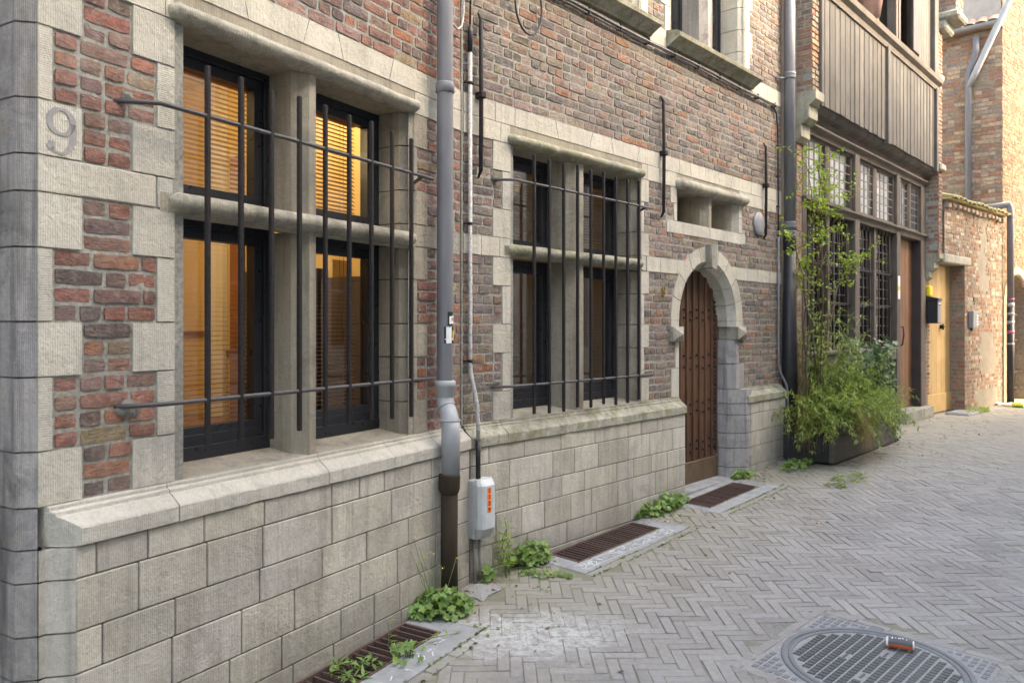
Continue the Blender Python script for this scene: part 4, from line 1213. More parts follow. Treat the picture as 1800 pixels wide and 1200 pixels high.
# door of the timber house
dm = MB(W2)
for i in range(6): dm.bbox(11.6+i*.172, 11.6+i*.172+.169, -.15, -.10+U(-.002, .002), -1.18, 1.27, .005, (U(.85, 1.15),)*3+(0,))
dr = obj('door', dm, M['oak2'], H2, label='brown plank door of the timber house')
hd = MB(W2); hd.tube([(11.9, -.09, -.02), (11.9, -.02, .0), (11.9, -.01, -.12), (11.9, -.03, -.26), (11.9, -.07, -.28)], .011, 8); hd.bbox(11.87, 11.93, -.10, -.085, -.06, .04, .004)
obj('handle', hd, M['black'], dr)
dv = MB(W2); dv.bbox(12.618, 12.638, -.15, .028, -1.18, 1.28, .004)
obj('door_reveal', dv, M['timber_red'], H2)
ds = MB(W2); ds.bbox(11.55, 12.98, -.35, .12, -1.36, -1.19, .012)
obj('doorstep', ds, M['stone_dirty'], H2)
nt = MB(W2); nt.box(11.47, 11.56, .031, .034, .38, .70); obj('notice', nt, M['white'], H2, label='white paper notice on the timber post'); nt = MB(W2); nt.box(11.475, 11.555, .0345, .036, .50, .56); obj('notice_print', nt, M['yellow'], H2)
# jetty
jm_ = MB(W2)
jm_.prism([(-.05, 2.26), (.05, 2.26), (.12, 2.275), (.165, 2.31), (.175, 2.36), (-.05, 2.36)], 8.12, 12.86, 'a')
obj('cove', jm_, M['cove'], H2)
bm_ = MB(W2)
x = 8.14; i = 0
while x < 12.70:
    w_ = U(.150, .170); x1 = min(x+w_, 12.70)
    if not (x < 10.41 < x1+.03):
        bm_.bbox(x, x1-.004, .175, .196+U(-.002, .002), 2.335+U(-.006, .006), 3.52, .003, (U(.72, 1.18),)*3+(0,))
        bm_.bbox(x1-.013, x1+.008, .19, .203, 2.34, 3.52, .004, (U(.75, 1.0),)*3+(0,))
    x = x1
obj('cladding', bm_, M['board'], H2)
for s, e in ((10.40, .045), (12.72, .05), (8.15, .03)): pm_ = MB(W2); pm_.bbox(s-e, s+e, .16, .235, 2.29, 3.52, .006); obj('jetty_post', pm_, M['board'], H2)
pm_ = MB(W2); pm_.bbox(12.60, 12.80, .12, .225, 3.6, 6.4, .006); obj('corner_post', pm_, M['board'], H2)
ur = MB(W2)
ur.prism([(.1, 3.50), (.215, 3.50), (.225, 3.56), (.27, 3.60), (.28, 3.66), (.24, 3.69), (.1, 3.69)], 8.12, 12.84, 'a')
obj('jetty_rail', ur, M['timber_a'], H2)
for a, b in ((8.14, 9.3), (12.0, 12.7)):
    ub = MB(W2); x = a
    while x < b: ub.bbox(x, x+.12, .13, .16, 3.69, 6.4, .004, (U(.85, 1.1),)*3+(0,)); x += .125
    obj('upper_cladding', ub, M['board'], H2)
for k, (a, b) in enumerate(((9.3, 10.15), (10.2, 11.05), (11.1, 11.95))):
    f = MB(W2)
    for q in (a, b-.07): f.bbox(q, q+.07, .02, .15, 3.69, 6.0, .005)
    f.bbox(a, b, .02, .15, 3.69, 3.78, .005)
    wf = obj('window', f, M['timber'], H2)
    g = MB(W2); g.box(a+.07, b-.07, .03, .035, 3.78, 6.0); obj('pane', g, M['glass_dark'], wf)
    f = MB(W2)
    if k == 2:
        f.bbox(b-.36, b-.06, .16, .20, 3.8, 5.9, .005); obj('shutter', f, M['timber_red'], wf)
ub = MB(W2); ub.box(8.1, 12.9, -.3, -.2, 3.6, 6.4); obj('upper_wall', ub, M['timber_red'], H2)
fp = MB(W2); fp.lathe([(.03, 3.72), (.09, 3.72), (.13, 3.98), (.14, 4.0), (.12, 4.0), (.1, 3.9)], 0, 0, 16) if False else None
rf = MB(W2); rf.prism([(.5, 6.38), (-2, 8.6), (-4.5, 6.38), (-4.5, 6.3), (.5, 6.3)], 7.9, 13.5, 'a'); obj('roof', rf, M['slate'], H2)
sd_ = MB(W2); sd_.quad([(13.36, -5, -1.5), (13.36, -.02, -1.5), (13.36, -.02, 6.3), (13.36, -5, 6.3)]); sd_.quad([(7.95, -5, -1.5), (7.95, -.1, -1.5), (7.95, -.1, 6.3), (7.95, -5, 6.3)]); sd_.quad([(7.95, -5, -1.5), (13.36, -5, -1.5), (13.36, -5, 6.3), (7.95, -5, 6.3)])
obj('side_wall', sd_, M['render_wall'], H2)
ft = thing('flower_pot', W2(9.75, .2, 3.69), 'pinkish clay flower pot on the jetty ledge', 'pot')
fp = MB(at(*W2(9.75, .20, 3.69))); fp.lathe([(.03, .0), (.11, .0), (.155, .30), (.165, .31), (.165, .36), (.13, .36), (.12, .3)], 0, 0, 18)
obj('pot', fp, M['pink'], ft)

# ================================================================ GARDEN WALL with pine door
GW = thing('garden_wall', W3(13.5, 0, -1.3), 'patched brick garden wall with tiled coping and a pale pine door', 'wall')
gw = MB(W3)
T0, T1 = 1.02, 1.80
def ex3(z):
    e = [(-9, 12.15)]
    if z < .92: e = [(-9, 13.0)]
    elif z < 1.06: e = [(-9, 13.23)]
    # plastered patches
    a = 13.72+.12*sin(z*5)+.05*sin(z*17); b = 14.12+.15*sin(z*3+1)+.06*sin(z*19)
    if .55 < z < 1.78: e.append((a, b))
    if -.75 < z < -.1 : e.append((13.72+.05*sin(z*23), 14.45+.09*sin(z*9)))
    if z < -1.0: e.append((13.5+.1*sin(z*30), 14.6))
    return e
brickwork(gw, 12.15, 14.85, -1.36, 1.84, .0605, ex3, PAL_C+[((.45, .37, .28), 4)], 0, oo=0, hole=lambda z: [(-9, 13.0)] if z < .95 else [])
obj('brickwork', gw, [M['brick2'], M['mortar2']], GW)
gp = MB(W3)
nx, nz = 46, 52
G = [[gp.vert(12.2+2.64*i/nx, -.0085+.009*noise.noise(Vector((i*.35, j*.35, 3)))+.004*noise.noise(Vector((i*1.3, j*1.3, 9))), -1.36+3.2*j/nz) for i in range(nx+1)] for j in range(nz+1)]
for j in range(nz):
    for i in range(nx):
        s, z = 12.2+2.64*i/nx, -1.36+3.2*j/nz
        if z > 1.06 or s > 13.06: gp.face([G[j][i], G[j][i+1], G[j+1][i+1], G[j+1][i]], (1, 1, 1, 0), 0, True)
obj('plaster', gp, M['plaster'], GW)
gb = MB(W3); gb.box(13.0, 14.85, -.30, -.03, -1.36, 1.84); gb.box(12.16, 13.0, -.30, -.03, .93, 1.84)
obj('core', gb, M['mortar2'], GW)
rv = MB(lambda a, b, h: W3(13.0-b, a, h))
brickwork(rv, -.27, .0, -1.36, .93, .0605, lambda z: [], PAL_C, 0, oo=.006, hole=lambda z: [])
obj('door_reveal', rv, [M['brick2'], M['mortar2']], GW)
en = MB(lambda a, b, h: W3(14.85+b, -a, h)); brickwork(en, .0, .3, -1.36, 1.84, .0605, lambda z: [], PAL_C, 0, oo=.0, hole=lambda z: [])
obj('wall_end', en, [M['brick2'], M['mortar2']], GW)
ln = MB(W3); ln.bbox(12.10, 13.24, -.28, .02, .925, 1.055, .018); obj('lintel', ln, M['stone_dirty'], GW)
pd = MB(W3)
for i, (a, b) in enumerate(((12.05, 12.24), (12.24, 12.43), (12.43, 12.62), (12.62, 12.81), (12.81, 13.03))):
    pd.bbox(a+.001, b-.001, -.25, -.205+U(-.001, .001), -1.275, .92, .003, (U(.9, 1.08),)*3+(0,))
pdo = obj('door', pd, M['pine'], GW, label='pale honey pine plank door')
pk = MB(W3); pk.bbox(12.05, 13.03, -.21, -.192, -1.27, -1.0, .004); obj('kick_board', pk, M['pine'], pdo)
hm = MB(W3); hm.lathe([(.001, .0), (.03, .0), (.03, .02), (.001, .02)], 0, 0, 10) if False else None
hm.bbox(12.56, 12.62, -.207, -.18, .0-.03, .03, .006); hm.tube([(12.59, -.19, .0), (12.59, -.15, .0), (12.51, -.14, .01)], .012, 8)
for q in range(6): hm.tube([(12.59, -.17, .0), (12.59+.05*cos(q*1.05), -.165, .05*sin(q*1.05))], .007, 6)
obj('door_knob', hm, M['iron'], pdo)
ct = MB(W3)
for i in range(14):
    s = 12.18+i*.195; dz = .012*sin(i*1.3)
    n = 8; rr = .085
    A = []; B = []
    for q in range(n+1):
        a = pi*q/n
        A.append(ct.vert(s+.1+rr*cos(a), .11+U(0, .01), 1.845+dz+.055*sin(a))); B.append(ct.vert(s+.1+rr*.8*cos(a), -.24, 1.965+dz+.05*sin(a)))
    k = (U(.8, 1.15),)*3+(0,)
    for q in range(n): ct.face([A[q], A[q+1], B[q+1], B[q]], k, 0, True)
    A2 = [ct.vert(*(Vector(ct.lp[v])-Vector((0, 0, .018)))) for v in A]
    for q in range(n): ct.face([A[q], A[q+1], A2[q+1], A2[q]], k)
ct.bbox(12.15, 14.87, -.26, .07, 1.842, 1.862, .004)
obj('coping', ct, M['tile_y'], GW)
cd = MB(W3)
for i in range(14): s = 12.2+i*.19; cd.bbox(s, s+.12, -.02, .045+U(0, .02), 1.72+U(0, .03), 1.80, .012)
obj('dentils', cd, M['plaster'], GW)
ds = MB(W3); ds.bbox(12.45, 13.15, -.1, .22, -1.36, -1.262, .02); obj('doorstep', ds, M['blue'], GW)
fg = MB(W3)   # figure 5
def bar(a, b, c_, d): fg.box(a, b, .004, .012, c_, d)
bar(13.37, 13.43, .44, .452); bar(13.37, 13.382, .40, .452); bar(13.37, 13.425, .392, .404); bar(13.42, 13.432, .352, .40); bar(13.37, 13.43, .344, .356)
obj('house_number', fg, M['iron'], GW, label='small dark figure 5 on the garden wall')

# ================================================================ CORNER HOUSE beyond the garden wall
S5, O5 = 16.1, .47
CP = W2(S5, O5, 0)
CH = thing('corner_house', (CP[0], CP[1], -1.3), 'tall sunlit ochre brick house with a gated stone arch', 'house')
T5 = lambda a, b, h: W2(S5-b, O5-a, h)      # side wall facing the camera: a runs back from the corner
sw5 = MB(T5)
brickwork(sw5, .0, 3.2, .6, 5.35, .075, lambda z: [], PAL_C+[((.42, .30, .20), 6)], 0, oo=0, L=.22, H=.11, hole=lambda z: [])
sw5.box(-.0, 3.2, -.3, -.02, -1.4, 5.35, (1, 1, 1, 0), 1)
obj('side_wall', sw5, [M['brick2'], M['mortar2']], CH)
th5 = radians(50)
F5 = lambda a, b, h: (CP[0]+a*sin(th5)+b*cos(th5), CP[1]+a*cos(th5)-b*sin(th5), h)
fw = MB(F5)
ax, ay, az = .76, .56, .38        # arch centre along the facade, half width, springing height
PAL_Y = [((.19, .12, .075), 4), ((.16, .083, .052), 3), ((.21, .15, .10), 4), ((.13, .07, .045), 2)]
def ex5(z):
    r = ay+.16
    if z < az: return [(ax-r, ax+r)]
    if z < az+r: h = sqrt(r*r-(z-az)**2); return [(ax-h, ax+h)]
    return []
def ho5(z):
    r = ay+.02
    if z < az: return [(ax-r, ax+r)]
    if z < az+r: h = sqrt(r*r-(z-az)**2); return [(ax-h, ax+h)]
    return []
brickwork(fw, .0, 6.5, -1.4, 7.2, .0605, ex5, PAL_Y, 0, oo=0, hole=ho5)
obj('facade', fw, [M['brick3'], M['mortar3']], CH)
av = MB(F5)
for i in range(9):
    a0, a1 = radians(i*20+.4), radians(i*20+19.6); rings = []
    prof = [(ay+.16, -.02), (ay+.16, .012), (ay+.03, .012), (ay, -.03), (ay, -.35)]
    k = (U(.9, 1.08),)*3+(0,)
    for q in range(4):
        a = a0+(a1-a0)*q/3; rings.append([av.vert(ax+r*cos(a), o, az+r*sin(a)) for r, o in prof])
    for A, B in zip(rings, rings[1:]):
        for q in range(4): av.face([A[q], A[q+1], B[q+1], B[q]], k)
for z in range(6):
    z0_, z1_ = -1.4+z*.297, -1.4+(z+1)*.297
    k = (U(.9, 1.08),)*3+(0,)
    for sg in (-1, 1):
        P = [(ax+sg*(ay+.16), .012), (ax+sg*(ay+.03), .012), (ax+sg*ay, -.03), (ax+sg*ay, -.35), (ax+sg*(ay+.16), -.35)]
        av.prism(P, z0_+.004, z1_-.004, 'z', k)
obj('arch', av, M['plaster'], CH)
rc = MB(F5); rc.box(ax-ay-.1, ax+ay+.1, -1.6, -1.5, -1.4, 1.2); rc.box(ax-ay-.12, ax-ay-.02, -1.6, -.3, -1.4, 1.2); rc.box(ax+ay+.02, ax+ay+.12, -1.6, -.3, -1.4, 1.2); rc.box(ax-ay-.1, ax+ay+.1, -1.6, -.3, 1.1, 1.2)
obj('passage', rc, M['passage'], CH)
gt = MB(F5)
for i in range(9): x = ax-ay+.06+i*.105; gt.tube([(x, -.15, -1.22), (x, -.15, az+.1+.22*sin(i/8*pi))], .011, 6); gt.tube([(x, -.15, az+.1+.22*sin(i/8*pi)), (x, -.15, az+.2+.22*sin(i/8*pi))], .02, 6, radii=[.02, .002])
for z in (-1.15, -.85, -.25, .22): gt.bbox(ax-ay+.02, ax+ay-.02, -.165, -.135, z-.015, z+.015, .003)
for i in range(8):
    x = ax-ay+.11+i*.105; gt.tube([(x+.035*cos(q*pi/4), -.15, -1.0+.08*sin(q*pi/4)) for q in range(9)], .007, 5)
obj('gate', gt, M['iron'], CH)
# roof over the side wall with its gutter
rf5 = MB(T5)
for i in range(10):
    a = .02+i*.19; n = 8; A = []; B = []
    for q in range(n+1):
        an = pi*q/n; A.append(rf5.vert(a+.1+.1*cos(an), .16, 5.42+.06*sin(an))); B.append(rf5.vert(a+.1+.1*cos(an), -1.8, 6.8+.06*sin(an)))
    k = (U(.8, 1.15),)*3+(0,)
    for q in range(n): rf5.face([A[q], A[q+1], B[q+1], B[q]], k, 0, True)
rf5.prism([(.0, .12), (.0, -1.8), (3.2, -1.8), (3.2, .12)], 5.36, 5.40, 'z')
rf5.box(0, 3.2, -1.8, -1.7, 5.3, 6.8)
obj('roof', rf5, M['tile'], CH)
gu = MB(T5)
n = 8; A = []
pr = [(.16+.065*cos(pi+pi*q/n), 5.42+.07*sin(pi+pi*q/n)) for q in range(n+1)]
pr2 = [(b, h+.008) if 0 else (.16+(b-.16)*.88, 5.422+(h-5.42)*.88) for b, h in pr[::-1]]
gu.prism(pr+pr2, -.0, 2.0, 'a')
obj('gutter', gu, M['pvc2'], CH)
# a tile-grey body so that the houses are closed
bb = MB(F5); bb.quad([(6.5, 0, -1.4), (6.5, -4, -1.4), (6.5, -4, 7.2), (6.5, 0, 7.2)]); bb.quad([(0, -4, -1.4), (6.5, -4, -1.4), (6.5, -4, 7.2), (0, -4, 7.2)]); bb.quad([(0, 0, 7.2), (6.5, 0, 7.2), (6.5, -4, 7.2), (0, -4, 7.2)])
bb.quad([(0, -.02, 5.4), (0, -4, 5.4), (0, -4, 7.2), (0, -.02, 7.2)])
obj('rear_wall', bb, M['render_wall'], CH)

# house closing the far end of the alley
EH = thing('end_house', W2(25.5, 3, -1.4), 'brick house closing the far end of the alley', 'house')
TE = lambda a, b, h: W2(25-b, a, h)
eh = MB(TE); ew = [(-.3, -.2), (2.2, -.2), (4.7, -.2), (-.3, 2.7), (2.2, 2.7), (4.7, 2.7)]
zl2 = [-1.6, -.2, 1.5, 2.7, 4.4, 5.6]
for i in range(5):
    if i in (1, 3):
        x = -4
        for a in (-.3, 2.2, 4.7): eh.box(x, a, -.4, 0, zl2[i], zl2[i+1]); x = a+1.1
        eh.box(x, 11, -.4, 0, zl2[i], zl2[i+1])
    else: eh.box(-4, 11, -.4, 0, zl2[i], zl2[i+1])
obj('wall', eh, M['wall_op'], EH)
for a, z in ew:
    f = MB(TE)
    for p in ((a, a+.07, z, z+1.7), (a+1.03, a+1.1, z, z+1.7), (a+.52, a+.58, z, z+1.7), (a, a+1.1, z, z+.07), (a, a+1.1, z+1.63, z+1.7)): f.box(p[0], p[1], -.15, -.08, p[2], p[3])
    wf = obj('window', f, M['pvc2'], EH); g = MB(TE); g.box(a, a+1.1, -.14, -.13, z, z+1.7); obj('pane', g, M['frame'], wf)
rf = MB(TE); rf.prism([(.2, 5.61), (-3, 7.6), (-6, 5.61)], -4.2, 11.2, 'a'); obj('roof', rf, M['slate'], EH)

# ================================================================ STREET
gm = MB()
# broad sheet, finer near the camera so that it follows the fall of the street
GR = [(W1, 2.12, 3.098, .078, .305, 3.228, 2.0, .467), (W2, 3.85, 4.80, .078, .315, 4.955, 3.715, .46), (W2, 5.53, 6.41, .078, .325, 6.56, 5.43, .455)]
gxs = [-60, -20, -8, -4, -3, -2.2, -1.8]+[-1.5+i*.08 for i in range(52)]+[3+i*.5 for i in range(24)]+[16, 24, 60]; gys = [-60, -20, -6, -2, 0, 1, 2, 2.4]+[2.6+i*.08 for i in range(58)]+[7.3+i*.5 for i in range(22)]+[22, 35, 90]
def over_grate(x0, x1, y0, y1):
    if x1-x0 > .2 or y1-y0 > .2: return False
    a, b = W2.inv((x0+x1)/2, (y0+y1)/2)
    if 5.55 < a < 6.70 and -.4 < b < .03: return True
    for F, g0, g1, o0, o2, e1, e0, eo in GR:
        for i in range(5):
            for j in range(5):
                a, b = F.inv(x0+(x1-x0)*i/4, y0+(y1-y0)*j/4)
                if g0 < a < g1 and o0 < b < o2: return True
    return False
GI = [[gm.vert(x, y, gz(x, y)-.0042) for x in gxs] for y in gys]
for j in range(len(gys)-1):
    for i in range(len(gxs)-1):
        if not over_grate(gxs[i], gxs[i+1], gys[j], gys[j+1]): gm.face([GI[j][i], GI[j][i+1], GI[j+1][i+1], GI[j+1][i]], (1, 1, 1, 0), 0, True)
obj('ground', gm, M['joints'], kind='structure')
MC = (1.619, 3.455); MH = .410     # manhole centre, half side of its square frame
PL = (7.53, 9.50, .02, .56)
def blocked(x, y, m=0.0):
    s, o = W2.inv(x, y)
    s1, o1 = W1.inv(x, y)
    if s1 < E1 and o1 < .06 and s < 3.2: return True
    if s >= 3.1 and o < .06: return True
    if s > 13.2:
        s3, o3 = W3.inv(x, y)
        if o3 < .0 and s3 < 14.9: return True
        if s > S5-.02 and o < .47 : return True
    u, v = (x-MC[0])*.7071+(y-MC[1])*.7071, -(x-MC[0])*.7071+(y-MC[1])*.7071
    if abs(u) < MH+.052-m*.8 and abs(v) < MH+.052-m*.8: return True
    for F, g0, g1, o0, o2, e1, e0, eo in GR:
        a, b = F.inv(x, y)
        if e0-.012+m*.9 < a < e1+.06-m*.9 and b < eo+.072-m: return True
    if PL[0]-.03 < s < PL[1]+.03 and o < PL[3]+.02: return True
    # concrete patch under the conduit
    if abs(x+.19) < .14 and abs(y-4.36) < .18 and s < 3.35: return True
    return False
vm = MB()
PALP = [((.275, .252, .229), 6), ((.252, .229, .209), 5), ((.292, .268, .244), 4), ((.270, .246, .232), 1.2), ((.284, .268, .244), 1.2)]
def paver(x0, x1, y0, y1, T, lift=0.0, tilt=.0035):
    cx, cy, _ = T((x0+x1)/2, (y0+y1)/2, 0)
    if blocked(cx, cy):
        if blocked(cx, cy, .11): return
        lift = -.0032
    ks = []
    hh = U(-.0022, .0018)+lift; tx, ty = U(-tilt, tilt), U(-tilt, tilt)
    k = pick(PALP, .42); g = U(.0002, .0026); e = U(.002, .005)
    def P(a, b, d):
        x, y, _ = T(a, b, 0)
        return vm.vert(x, y, gz(x, y)+hh+d+tx*((a-x0)/(x1-x0)-.5)+ty*((b-y0)/(y1-y0)-.5))
    sx, sy = U(-.0016, .0016), U(-.0016, .0016); x0, x1, y0, y1 = x0+sx, x1+sx, y0+sy, y1+sy
    a0, a1, b0, b1 = x0+g+U(0, .0015), x1-g-U(0, .0015), y0+g+U(0, .0015), y1-g-U(0, .0015)
    F = [P(a0+e, b0+e, 0), P(a1-e, b0+e, 0), P(a1-e, b1-e, 0), P(a0+e, b1-e, 0)]
    E = [P(a0, b0, -.0035), P(a1, b0, -.0035), P(a1, b1, -.0035), P(a0, b1, -.0035)]
    K = [P(a0, b0, -.016), P(a1, b0, -.016), P(a1, b1, -.016), P(a0, b1, -.016)]
    vm.face(F, k)
    for q in range(4):
        r = (q+1) % 4
        vm.face([E[q], E[r], F[r], F[q]], k, 0, True); vm.face([K[q], K[r], E[r], E[q]], k)
PW, PLn = .0580, .2000
T0_ = at(.02, .0, 0, radians(1.5))
# lattice: step (W,-W) and (L,L)
def inview(x, y):
    s, o = W2.inv(x, y)
    if y < -1.5 or o > 5.3 or s > 19 or s < -2.2: return False
    if x > .80*y+2.2 : return False
    return True
for p in range(-60, 110):
    for q in range(-130, 160):
        bx, by = p*PLn+q*PW, p*PLn-q*PW
        if bx < -3.5 or bx > 15 or by < -2 or by > 17: continue
        x, y, _ = T0_(bx+.1, by, 0)
        if not inview(x, y): continue
        paver(bx, bx+PLn, by, by+PW, T0_)
        paver(bx+PLn, bx+PLn+PW, by, by+PLn, T0_)
# rows of bricks laid along the slabs and around the manhole
def along(F, s0, s1, o0, o1, horizontal=True):
    n = max(1, round((s1-s0)/.19)) if horizontal else max(1, round((o1-o0)/.19))
    T = lambda a, b, h: F(a, b, h)
    global blocked
    keep = blocked; blocked = lambda x, y, m=0: False
    for i in range(n):
        if horizontal: paver(s0+(s1-s0)*i/n, s0+(s1-s0)*(i+1)/n, o0, o1, T)
        else: paver(s0, s1, o0+(o1-o0)*i/n, o0+(o1-o0)*(i+1)/n, T)
    blocked = keep
for F, g0, g1, o0, o2, e1, e0, eo in GR:
    along(F, e0, e1+.06, eo+.002, eo+.062); along(F, e1+.001, e1+.06, .09, eo, False)
TM = at(MC[0], MC[1], 0, radians(45))
def mrow(a0, a1, b0, b1, hz):
    global blocked
    keep = blocked; blocked = lambda x, y, m=0: False
    n = 5
    for i in range(n):
        if hz: paver(a0+(a1-a0)*i/n, a0+(a1-a0)*(i+1)/n, b0, b1, TM)
        else: paver(a0, a1, b0+(b1-b0)*i/n, b0+(b1-b0)*(i+1)/n, TM)
    blocked = keep
q = MH+.052
mrow(-q, q, MH, q, True); mrow(-q, q, -q, -MH, True); mrow(MH, q, -MH, MH, False); mrow(-q, -MH, -MH, MH, False)
obj('paving', vm, M['paver'], kind='structure')

# manhole cover
gzm = gz(*MC)
MHT = thing('manhole_cover', (MC[0], MC[1], gzm), 'round cast iron manhole cover in a square studded frame', 'manhole cover')
TG = lambda a, b, h: (lambda p: (p[0], p[1], gz(p[0], p[1])+h))(TM(a, b, 0))
fm = MB(TG)
fm.box(-MH, MH, -MH, MH, -.03, -.004, (1, 1, 1, 0))
obj('frame_bed', fm, M['grit'], MHT)
fs = MB(TG)
RO, RI = .395, .359
def stud2(m, a, b, w_, l_, h=.0035):
    e = .003
    B = [m.vert(a-l_/2, b-w_/2, -.004), m.vert(a+l_/2, b-w_/2, -.004), m.vert(a+l_/2, b+w_/2, -.004), m.vert(a-l_/2, b+w_/2, -.004)]
    Tt = [m.vert(a-l_/2+e, b-w_/2+e, h), m.vert(a+l_/2-e, b-w_/2+e, h), m.vert(a+l_/2-e, b+w_/2-e, h), m.vert(a-l_/2+e, b+w_/2-e, h)]
    m.face(Tt)
    for q in range(4): m.face([B[q], B[(q+1) % 4], Tt[(q+1) % 4], Tt[q]])
x = -MH+.03
while x < MH-.02:
    y = -MH+.03
    while y < MH-.02:
        if sqrt(x*x+y*y) > RO+.022: stud2(fs, x, y, .026, .03, .0)
        y += .036
    x += .042
obj('frame_studs', fs, M['cast'], MHT)
lm_ = MB(TG)
n = 56
def ringz(m, r0, r1, h0, h1, hb=-.02):
    A = [[m.vert(r*cos(2*pi*k/n), r*sin(2*pi*k/n), h) for k in range(n)] for r, h in ((r0, hb), (r0, h0), (r0+.004, h0+.002), (r1-.004, h1+.002), (r1, h1), (r1, hb))]
    for P, Q in zip(A, A[1:]):
        for k in range(n): m.face([P[k], P[(k+1) % n], Q[(k+1) % n], Q[k]], (1, 1, 1, 0), 0, True)
ringz(lm_, RI+.012, RO, .003, .003); ringz(lm_, RI-.016, RI+.006, .001, .001)
for sg in (0, 1):
    a = radians(200) if sg == 0 else radians(20)
    lm_.bbox(cos(a)*(RO+.02)-.035, cos(a)*(RO+.02)+.035, sin(a)*(RO+.0)-.03, sin(a)*(RO+.0)+.03, -.01, .004, .004)
obj('rim', lm_, M['cast'], MHT)
lb = MB(TG); c0 = lb.vert(0, 0, -.0035); rg = [lb.vert((RI-.01)*cos(2*pi*k/n), (RI-.01)*sin(2*pi*k/n), -.0035) for k in range(n)]
for k in range(n): lb.face([c0, rg[k], rg[(k+1) % n]])
lid = obj('lid', lb, M['grit'], MHT)
ls = MB(TG)
rp, cp = .0420, .0300
for i in range(-9, 10):
    for j in range(-13, 14):
        a, b = j*cp+(.5*cp if i % 2 else 0), i*rp
        if sqrt(a*a+b*b) > RI-.034: continue
        if (abs(b) < .02 and abs(abs(a)-.14) < .05) or (abs(abs(b)-.13) < .03 and abs(a) < .04 and i > 0): continue
        stud2(ls, a, b, .0345, .0240, .0028)
for a, b in ((-.14, 0), (.14, 0), (0, .13)): ls.bbox(a-.03, a+.03, b-.009, b+.009, -.01, .0, .004)
s__ = obj('lid_studs', ls, M['cast_dark'], lid); s__['kind'] = 'stuff'

# cellar grates in their bluestone surrounds
labs = ['rusty cellar grate nearest the drainpipe clump, weeds growing through its bars', 'rusty cellar grate with chalk marks on its stone edge', 'dark cellar grate below the arched oak door']
for gi, (F, g0, g1, o0, o2, e1, e0, eo) in enumerate(GR):
    TGf = lambda a, b, h, F=F: (lambda p: (p[0], p[1], gz(p[0], p[1])+h))(F(a, b, 0))
    base = TGf((g0+g1)/2, (o0+o2)/2, 0)
    gt = thing('cellar_grate', base, labs[gi], 'grate', 'cellar grates at the foot of the house')
    fr = MB(TGf); e = .012
    for a, b, c_, d in ((g0, g1, o2-e, o2), (g0, g1, o0, o0+e), (g0, g0+e, o0, o2), (g1-e, g1, o0, o2)):
        fr.box(a, b, c_, d, -.035, .004)
    obj('frame', fr, M['rust'], gt)
    n = 19 if gi == 0 else 24
    br = MB(TGf)
    for i in range(n):
        x = g0+(g1-g0)*(i+.8)/(n+.6)
        br.box(x-.004, x+.004, o0+e, o2-e, -.03, .001+U(-.0015, .0015), (U(.8, 1.2),)*3+(0,))
    b_ = obj('bars', br, M['rust'], gt)
    pt_ = MB(TGf); pt_.box(g0, g1, o0, o2, -.0105, -.0100) if False else None
    # shaft below
    for a, b, c_, d in ((g0-.001, g0+.004, o0, o2), (g1-.004, g1+.001, o0, o2), (g0, g1, o0-.001, o0+.004), (g0, g1, o2-.004, o2+.001)):
        pt_.box(a, b, c_, d, -.5, -.036)
    pt_.box(g0, g1, o0, o2, -.5, -.49)
    obj('shaft', pt_, M['soil'], gt)
    sl = MB(TGf)
    sl.bbox(e0, e1, o2+.002, eo, -.05, .004, .005, (1.05, 1.05, 1.05, 0))
    sl.bbox(g1+.002, e1, .075, o2, -.05, .003, .005, (.95, .96, .97, 0))
    sl.bbox(e0, g0-.002, .075, o2, -.05, .003, .005, (.95, .96, .97, 0))
    if gi == 2: sl.bbox(5.60, 6.62, .005, .075, -.05, .004, .005, (1, 1, 1, 0))
    so_ = obj('stone_surround', sl, M['blue'], gt)
    if gi < 2:
        za_, zb__ = gz(*F(e0, (o2+eo)/2, 0)[:2]), gz(*F(e1, (o2+eo)/2, 0)[:2])
        TC = lambda a, b, h, F=F: (lambda p: (p[0], p[1], za_+(zb__-za_)*(a-e0)/(e1-e0)-.02*(b-(o2+eo)/2)+h+.0006))(F(a, b, 0))
        ck = MB(TC); rnd = random.Random(5+gi)
        m0 = (o2+eo)/2
        for i in range(90 if gi else 22):
            s = e0+.06+(e1-e0-.2)*rnd.random(); L_ = rnd.uniform(.01, .05); an = rnd.uniform(-.8, 1.9); b0 = m0+rnd.uniform(-.04, .035)
            ck.v  # short chalk strokes
            dx, dy = cos(an)*L_/2, sin(an)*L_/2; wx, wy = -sin(an)*.0024, cos(an)*.0024
            ck.quad([(s-dx-wx, b0-dy-wy, .0046), (s+dx-wx, b0+dy-wy, .0046), (s+dx+wx, b0+dy+wy, .0046), (s-dx+wx, b0-dy+wy, .0046)])
        if gi:
            for q_ in (-.042, .040):
                for i in range(26): s = e0+.04+i*.040; b0 = m0+q_+.004*sin(i); ck.quad([(s, b0, .0046), (s+.042, b0+.001, .0046), (s+.042, b0+.0035, .0046), (s, b0+.003, .0046)])
        obj('chalk_marks', ck, M['chalk'], so_)
# hole in the ground sheet under each grate is covered by the dark shaft top

# concrete patch under the conduit
cp_ = MB()
n = 14; cx, cy = -.185, 4.36; c0 = cp_.vert(cx, cy, gz(cx, cy)+.012); A = []
for k in range(n):
    a = 2*pi*k/n; r = .13*U(.75, 1.25); x, y = cx+r*cos(a)*.85, cy+r*1.15*sin(a); A.append(cp_.vert(x, y, gz(x, y)+.001))
for k in range(n): cp_.face([c0, A[k], A[(k+1) % n]], (.95, .93, .9, 0), 0, False)
obj('concrete_patch', cp_, M['grit'], None, kind='structure')

